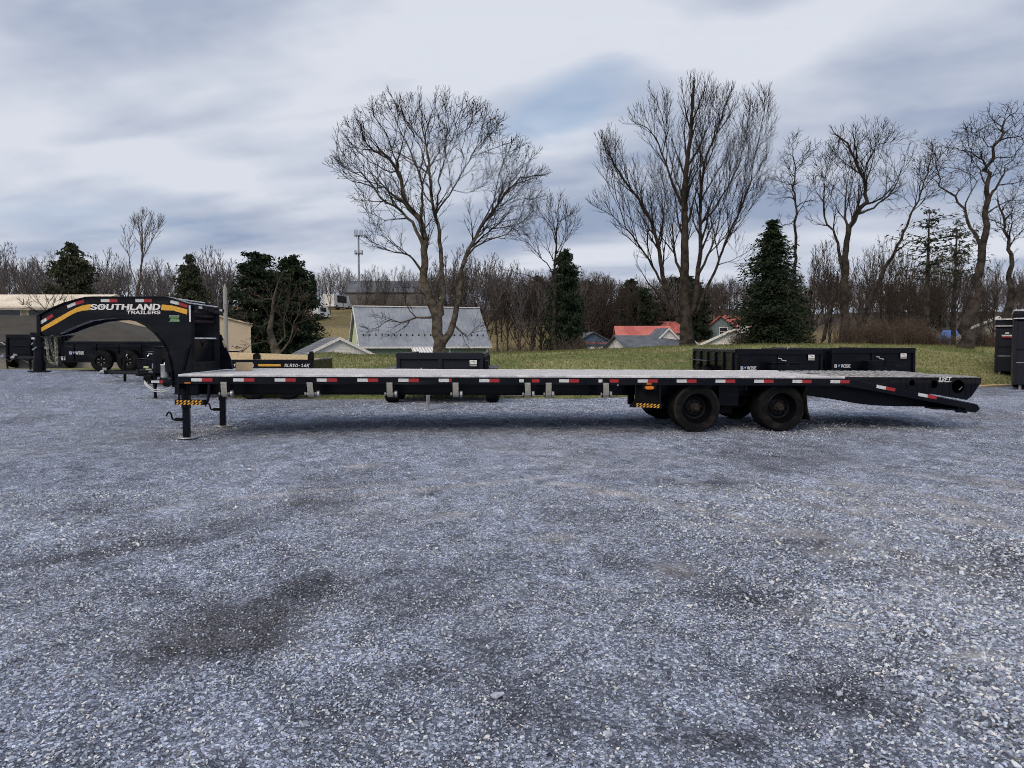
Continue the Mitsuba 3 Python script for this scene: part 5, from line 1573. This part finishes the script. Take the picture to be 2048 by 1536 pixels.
def dump_trailer(label, M, L=4.2, Wd=2.0, top=1.15, bottom=.55, axle=(2.0, 2.9), tongue=1.5, mark=None, group=None, toolbox=True, jack_x=.85, name='dump_trailer', paint='black_paint', light_jack=False, fat=1.0, fend=.86):
    """x runs forward to the coupler; the body's front wall stands at x = 0 and the body reaches back to -L."""
    t = thing(name, label, 'trailer', group, M=M)
    h = Wd / 2
    part(t, 'floor', box(-L, 0, -h, h, bottom, bottom + .06, .01), paint)
    for sg in (-1, 1):
        sd = part(t, 'side_wall', cat(box(-L, 0, sg * h, sg * (h - .035), bottom + .061, top - .09), box(-L - .01, .01, sg * (h + .03), sg * (h - .06), top - .09, top, .012), box(-L, 0, sg * (h + .02), sg * (h - .04), bottom - .06, bottom - .001, .008)), paint)
        for q in range(6):
            x = -.25 - q * (L - .4) / 5
            part(sd, 'rib', box(x - .045, x + .045, sg * (h + .002), sg * (h + .05), bottom + .062, top - .092, .008), paint)
        fx = -np.mean(axle)
        part(t, 'fender', box(fx - 1.0, fx + 1.0, sg * (h + .06), sg * (h + .32), fend, fend + .025, .006), paint)
        for a in axle:
            wheel_at(t, M, -a, sg * (h + .19), .374, sg, True, fat)
    fw = part(t, 'front_wall', cat(box(-.035, 0, -h + .036, h - .036, bottom + .062, top - .002)), paint)
    for (a, b, c, d) in ((-h, h, top - .13, top + .012), (-h, -h + .07, bottom, top - .131), (h - .07, h, bottom, top - .131), (-.05, .05, bottom, top - .131), (-h + .071, -.051, bottom, bottom + .07), (.051, h - .071, bottom, bottom + .07)):
        part(fw, 'frame_tube', box(.002, .06, a, b, c, d, .008), paint)
    part(t, 'tailgate', box(-L - .05, -L - .002, -h, h, bottom + .05, top - .03, .01), paint)
    part(t, 'chassis', cat(box(-L + .1, .05, -.45, -.35, .40, bottom - .061, .006), box(-L + .1, .05, .35, .45, .40, bottom - .061, .006), *[box(-a - .04, -a + .04, -h - .1, h + .1, .33, .41) for a in axle]), 'black_matte')
    tg = part(t, 'tongue', cat(tube([(.04, -.42, .46), (tongue, -.06, .46)], .055, 4), tube([(.04, .42, .46), (tongue, .06, .46)], .055, 4), box(tongue - .1, tongue + .16, -.07, .07, .41, .53, .01)), paint)
    part(tg, 'coupler', cat(tube([(tongue + .12, 0, .47), (tongue + .26, 0, .47), (tongue + .32, 0, .44)], [.06, .065, .04], 10), box(tongue + .1, tongue + .22, -.02, .02, .53, .60)), 'steel')
    jk = part(t, 'jack', cat(rod((jack_x, -.12, .12), (jack_x, -.12, 1.0 if not light_jack else .82), .042, 10), rod((jack_x, -.12, .015), (jack_x, -.12, .2), .032, 10)), 'black_matte' if not light_jack else 'steel')
    part(jk, 'foot_plate', shift(jack_w, jack_x, -.12, 0), 'steel')
    part(jk, 'handle', cat(tube([(jack_x, -.12, .93), (jack_x, -.26, .95), (jack_x, -.28, .99), (jack_x, -.36, 1.0)], .013, 6)) if not light_jack else tube([(jack_x, -.12, .78), (jack_x, -.24, .80), (jack_x, -.26, .86)], .012, 6), 'chrome')
    if toolbox:
        part(t, 'pump_box', cat(box(.12, .55, -.34, .34, .54, .86, .015), box(.10, .57, -.36, .36, .861, .885, .006)), paint)
    part(t, 'safety_chain', tube([(tongue, -.06, .40), (tongue - .25, -.10, .28), (tongue - .5, -.16, .38)], .014, 6), 'chain_metal')
    return t, fw


def emblem(t, M_local, s, name='logo', white='white_paint'):
    """A block B, a blue shield and the letters WISE, s metres tall, in the plane of M_local (x right, z up)."""
    m = cat(letters('B', 0, 0, s, s * .8, 0, heavy=.0), letters('WISE', s * 1.95, 0, s, s * 2.9, 0, heavy=.0))
    m.apply_transform(M_local)
    lg = part(t, name, m, white, label='white lettering either side of a blue shield')
    a = s * .62
    sh = Polygon([(0, a * 1.15), (a * .55, a * .95), (a, a * 1.15), (a * .97, .2 * a), (a * .5, -.4 * a), (.03 * a, .2 * a)])
    m = plate(affinity.translate(sh, s * 1.08, s * .28), -.003, 0)
    m.apply_transform(M_local)
    part(lg, 'shield', m, 'blue_tape')
    m = plate(affinity.translate(affinity.scale(sh, .35, .3, origin=(a / 2, a / 2)), s * 1.08, s * .30), -.0045, -.0032)
    m.apply_transform(M_local)
    part(lg, 'shield_star', m, white)


def face(x, y0, z):
    """A frame on a front wall: x right as seen from in front, -y outwards."""
    return np.array([[0, -1, 0, x], [1, 0, 0, y0], [0, 0, 1, z], [0, 0, 0, 1.0]])


def sticker(t, x, y, z, w=.16):
    m1 = box(0, w, -.004, -.001, 0, w * .55)
    m2 = plate([(w * .12, w * .40), (w * .45, w * .36), (w * .85, w * .12), (w * .8, w * .2), (w * .5, w * .44)], -.006, -.0045)
    m3 = box(0, w, -.004, -.001, -w * .30, -w * .06)
    for m in (m1, m2, m3):
        m.apply_transform(face(x, y, z))
    st = part(t, 'sticker', m1, 'white_paint')
    part(st, 'sticker_mark', m2, 'black_matte')
    part(t, 'sticker', m3, 'pole_grey')


GD = 'black dump trailers parked on the edge of the yard'
SOUTH = -PI / 2
# centre
t, fw = dump_trailer('black dump trailer end-on below the barn, its light jack foot on the gravel', MR(-1.60, 17.25, 0, SOUTH), L=3.6, Wd=1.92, top=1.135, bottom=.58, axle=(.55, 1.45), tongue=1.5, jack_x=1.45, group=GD, toolbox=False, light_jack=True, paint='charcoal_paint', fat=1.5, fend=.775)
sticker(t, .062, .66, .90)
part(t, 'side_light', box(-.3, .0, .965, 1.08, .70, .98, .02), 'black_paint')
# right pair
t, fw = dump_trailer('black dump trailer nose-on behind the rear axle, left of a pair', MR(6.70, 19.4, 0, SOUTH), L=4.6, Wd=2.16, top=1.20, bottom=.52, axle=(2.2, 3.1), tongue=1.45, jack_x=.95, group=GD)
sticker(t, .062, .70, .98)
emblem(t, face(.063, -.98, .70), .08)
part(t, 'rope_hook', tube([(.0, .2, 1.20), (.0, .2, 1.25), (.0, .26, 1.25)], .012, 6), 'steel')
zz = float(ground(9.75, 21.0)) 
t, fw = dump_trailer('black dump trailer nose-on behind the folded ramp, right of a pair', MR(9.46, 20.3, 0.02, SOUTH), L=4.6, Wd=2.20, top=1.20, bottom=.52, axle=(2.2, 3.1), tongue=1.45, jack_x=.95, group=GD)
sticker(t, .062, .70, .98)
emblem(t, face(.063, -1.02, .70), .085)
part(t, 'side_marker', box(.061, .068, -.50, -.46, .55, .58), 'amber')
# left: side-on, facing left
zl = float(ground(-13.4, 27.0))
t, fw = dump_trailer('black dump trailer side-on with lettering and steel wheels, seen under the gooseneck', MR(-15.5, 27.9, zl, PI), L=4.3, Wd=2.0, top=1.05, bottom=.38, axle=(1.35, 2.25), tongue=2.25, jack_x=1.95, group=GD)
emblem(t, np.array([[-1, 0, 0, -.15], [0, -1, 0, 1.053], [0, 0, 1, .60], [0, 0, 0, 1.0]]), .105)
part(t, 'red_marker', box(.01, .03, .95, 1.0, .55, .60), 'red_tape')
part(t, 'paper_label', cat(box(-.0, .14, 1.052, 1.056, .40, .47), box(.0, .14, 1.052, 1.056, .49, .52)), 'white_tape')
zl = float(ground(-18.3, 31))
t, fw = dump_trailer('black dump trailer at the left edge, turned towards the yard', MR(-18.75, 30.2, zl, -1.65), L=1.5, Wd=2.0, top=1.30, bottom=.42, axle=(.6, 1.3), tongue=1.3, jack_x=1.15, group=GD)
t, fw = dump_trailer('black trailer with a chrome jack handle and empty tongue, left of the landing legs', MR(-10.75, 23.65, 0, PI + .06), L=2.1, Wd=1.9, top=1.10, bottom=.42, axle=(.8, 1.5), tongue=1.5, jack_x=1.12, group=GD)
part(t, 'paper_label', cat(box(-.1, .06, .952, .956, .52, .60), box(-.02, .12, .952, .956, .62, .68)), 'label_lime')

# low trailer with a wooden edge, behind the front of the long deck
LT = thing('low_trailer', 'low black trailer with a pale wooden top rail behind the front of the deck', 'trailer', M=MR(0, 0, 0))
Y0, Y1, XA, XB = 18.6, 20.6, -8.35, -4.78
part(LT, 'side_rail', cat(box(XA, XB, Y0, Y0 + .07, .66, .965, .01), box(XA, XB, Y1 - .07, Y1, .66, .965, .01), box(XA, XA + .07, Y0 + .071, Y1 - .071, .66, .965, .01), box(XB - .07, XB, Y0 + .071, Y1 - .071, .66, .965, .01)), 'black_paint')
for k in range(4):
    part(LT, 'deck_board', box(XA + .08, XB - .08, Y0 + .08 + k * .47, Y0 + .54 + k * .47, .90, .95, .006), 'tan_wood')
part(LT, 'wood_rail', plate([(XA + 1.2, .968), (XB - .12, .968), (XB - .12, 1.075), (XA + 1.2, 1.155)], Y0 + .01, Y0 + .055), 'new_wood', label='pale new timber rail')
part(LT, 'corner_post', cat(plate([(XB - .13, .966), (XB, .966), (XB, 1.12), (XB - .03, 1.17), (XB - .08, 1.16), (XB - .13, 1.06)], Y0 + .0, Y0 + .09)), 'black_matte')
part(LT, 'stake', plate([(-6.22, .97), (-6.05, .97), (-6.05, 1.08), (-6.09, 1.12), (-6.18, 1.12), (-6.22, 1.08)], Y0 - .02, Y0 + .008), 'black_matte')
part(LT, 'chassis', cat(box(XA, XB + .0, Y0 + .45, Y0 + .55, .48, .658), box(XA, XB, Y1 - .55, Y1 - .45, .48, .658)), 'black_matte')
for sg, yy in ((-1, Y0 + .10), (1, Y1 - .10)):
    for x in (-6.28, -5.42):
        wheel_at(LT, np.eye(4), x, yy, .374, sg, steel=False)
part(LT, 'fender', box(-6.75, -4.95, Y0 - .04, Y0 + .25, .77, .79, .005), 'black_paint')
part(LT, 'lettering', letters('TRAILERS', -6.70, .80, .062, .49, Y0 - .003, .18, heavy=.0), 'white_paint', label='white TRAILERS lettering on the low rail')
part(LT, 'stripe', plate([(-6.10, .805), (-5.56, .805), (-5.57, .86), (-6.11, .86)], Y0 - .006, Y0 - .001), 'yellow_tape')
part(LT, 'lettering', letters('SLR10-16K', -5.48, .785, .080, .60, Y0 - .003, .2, heavy=.0), 'white_paint', label='white SLR10-16K lettering near its rear corner')
part(LT, 'tongue', cat(tube([(XA, Y0 + .3, .62), (-9.25, 19.55, .60)], .06, 4), tube([(XA, Y1 - .3, .62), (-9.25, 19.65, .60)], .06, 4), box(-9.45, -9.2, 19.5, 19.7, .52, .68, .01)), 'black_paint')
part(LT, 'pump_tank', cat(tube([(-8.42, 18.75, .50), (-8.42, 18.75, .53), (-8.42, 18.75, .80), (-8.42, 18.75, .82)], [.06, .095, .095, .06], 16)), 'steel', smooth=30)
part(LT, 'tank_cap', cat(tube([(-8.42, 18.75, .825), (-8.42, 18.75, .85)], .10, 14), tube([(-8.40, 18.75, .85), (-8.40, 18.75, .90)], .035, 10)), 'white_paint')
part(LT, 'front_bulkhead', cat(box(-8.75, -8.55, 18.9, 20.2, .62, 1.25, .012), box(-8.76, -8.54, 18.85, 20.25, 1.251, 1.285, .008)), 'black_paint')
part(LT, 'white_reflector', box(-8.72, -8.52, 18.66, 18.664, .40, .46), 'white_tape')
part(LT, 'red_reflector', box(-8.515, -8.43, 18.66, 18.664, .395, .46), 'red_tape')
part(LT, 'lower_beam', box(-8.8, -8.2, 18.665, 18.72, .38, .48, .006), 'black_paint')
jk = part(LT, 'jack', cat(rod((-8.78, 19.0, .02), (-8.78, 19.0, .30), .035, 9), rod((-8.78, 19.0, .28), (-8.78, 19.0, 1.1), .046, 10)), 'black_matte')
part(jk, 'handle', tube([(-8.78, 19.0, 1.08), (-8.92, 19.0, 1.10), (-8.94, 19.0, 1.04)], .014, 6), 'chrome')
part(jk, 'bright_sleeve', rod((-8.80, 18.95, .74), (-8.80, 18.95, .86), .022, 8), 'chrome')
part(jk, 'foot_plate', shift(jack_w, -8.78, 19.0, 0), 'black_matte')
for q, dz in enumerate((0, .045)):
    part(LT, 'safety_cable', tube([(-9.0, 18.9, .44 - dz), (-8.9, 18.85, .34 - dz), (-8.72, 18.8, .235 - dz), (-8.52, 18.8, .215 - dz), (-8.36, 18.8, .27 - dz), (-8.28, 18.8, .33 - dz)], .015, 7), 'white_tape', smooth=True)
part(LT, 'hitch', cat(box(-9.05, -8.85, 18.95, 19.25, .42, .56, .015), tube([(-9.3, 19.1, .58), (-9.0, 19.1, .62), (-8.8, 19.1, .56)], .03, 7)), 'black_matte')

# tall dark dump trailers at the right edge
def tall_trailer(label, M, Wd, h0, h1, L=4.0):
    t = thing('high_sided_trailer', label, 'trailer', 'tall black trailers on the bank at the right edge', M=M)
    h = Wd / 2
    part(t, 'body', cat(box(-h, h, 0, L, h0, h1 - .30, .02)), 'charcoal_paint')
    part(t, 'top_box', box(-h - .01, h + .01, -.04, L, h1 - .298, h1 - .03, .02), 'black_paint')
    part(t, 'top_rail', box(-h - .03, h + .03, -.07, L, h1 - .028, h1 + .02, .01), 'edge_steel')
    part(t, 'top_rail', box(-h - .02, h + .02, -.07, -.041, h1 - .25, h1 - .22, .005), 'edge_steel')
    for x in (-h + .04, -h * .36, h * .36, h - .04):
        part(t, 'post', box(x - .035, x + .035, -.06, -.002, h0, h1 - .30, .008), 'charcoal_paint')
    for q in range(4):
        part(t, 'marker_light', box(-h * .62 + q * .2, -h * .62 + q * .2 + .11, -.075, -.062, h1 - .50, h1 - .46), 'white_paint')
    part(t, 'white_reflector', box(-h * .75, h * .1, -.072, -.064, h1 - .585, h1 - .54), 'white_tape')
    part(t, 'red_reflector', box(-h * .72, -h * .3, -.072, -.064, h1 - .635, h1 - .59), 'red_tape')
    for z in (.48, .30):
        part(t, 'ledge', box(-h + .08, h - .08, -.03, -.002, h0 + (h1 - h0) * z - .012, h0 + (h1 - h0) * z + .012), 'steel' if z < .4 else 'black_paint')
    part(t, 'chassis', box(-h * .7, h * .7, .3, L - .2, h0 - .14, h0 - .002), 'black_matte')
    for sg in (-1, 1):
        for a in (1.6, 2.4):
            R = M @ MR(sg * (h - .12), a, .374) @ MR(0, 0, 0, PI / 2 * (1 if sg > 0 else -1))
            w_ = place_part(t, 'wheel', small_tyre, np.linalg.inv(place[t]) @ R)
    for sg in (-1, 1):
        part(t, 'stand', cat(rod((sg * h * .8, .12, .0), (sg * h * .8, .12, h0), .04, 8)), 'steel')
    return t


xa = float(ground(17.5, 27.2))
tall_trailer('tall black trailer on the bank at the right edge, farther and lower of two', MR(17.50, 26.6, xa, -.56), 1.55, .10, 2.15 - xa + .02, 3.0)
xb = float(ground(15.4, 22.3))
tall_trailer('tall black trailer cut off by the right edge, nearer and taller of two', MR(15.38, 22.0, xb, -.56), 1.9, .14, 2.30 - xb, 3.6)

# timber and a pipe lying where the yard meets the grass
def plank_at(p0, p1, w, h):
    p0, p1 = np.array(p0, float), np.array(p1, float)
    d = p1 - p0
    m = box(0, np.linalg.norm(d), -w / 2, w / 2, 0, h, .004)
    m.apply_transform(MR(p0[0], p0[1], float(ground(*p0[:2])) + .01, math.atan2(d[1], d[0])))
    return m


solo('plank', plank_at((14.2, 23.6), (16.8, 24.9), .18, .05), 'tan_wood', 'pale plank lying at the gravel edge near the right border', 'plank')
solo('plank', plank_at((15.6, 23.1), (17.6, 24.1), .15, .06), 'tan_wood', 'second plank lying below the tall trailers at the right border', 'plank')
solo('pipe', tube([(.15, 19.7, float(ground(.15, 19.7)) + .06), (1.3, 19.95, float(ground(1.3, 19.95)) + .06)], .035, 8), 'pvc', 'white pipe lying on the gravel edge beneath the deck', 'pipe')
solo('plank', plank_at((-.2, 19.2), (2.4, 19.75), .10, .04), 'siding_grey', 'thin grey board on the gravel edge beside the white pipe', 'plank')

# a few larger stones on the yard
rs = np.random.default_rng(99)
for k, (x_, y_, s_) in enumerate(((-.055, 2.98, .034), (.34, 2.68, .026), (1.3, 3.0, .022), (-1.8, 3.1, .022))):
    g_ = rs.normal(size=(14, 3))
    g_ /= np.linalg.norm(g_, axis=1, keepdims=True)
    m = trimesh.convex.convex_hull(g_ * [s_, s_ * .66, s_ * .42])
    m.apply_transform(MR(x_, y_, float(ground(x_, y_)) + s_ * .22, rs.uniform(0, 6)))
    solo('stone', m, 'pale_stone', ('pale flat stone lying on the gravel in the middle foreground', 'small stone right of the pale flat stone in the foreground', 'grey stone in the right foreground gravel', 'grey stone in the left foreground gravel')[k], 'stone')
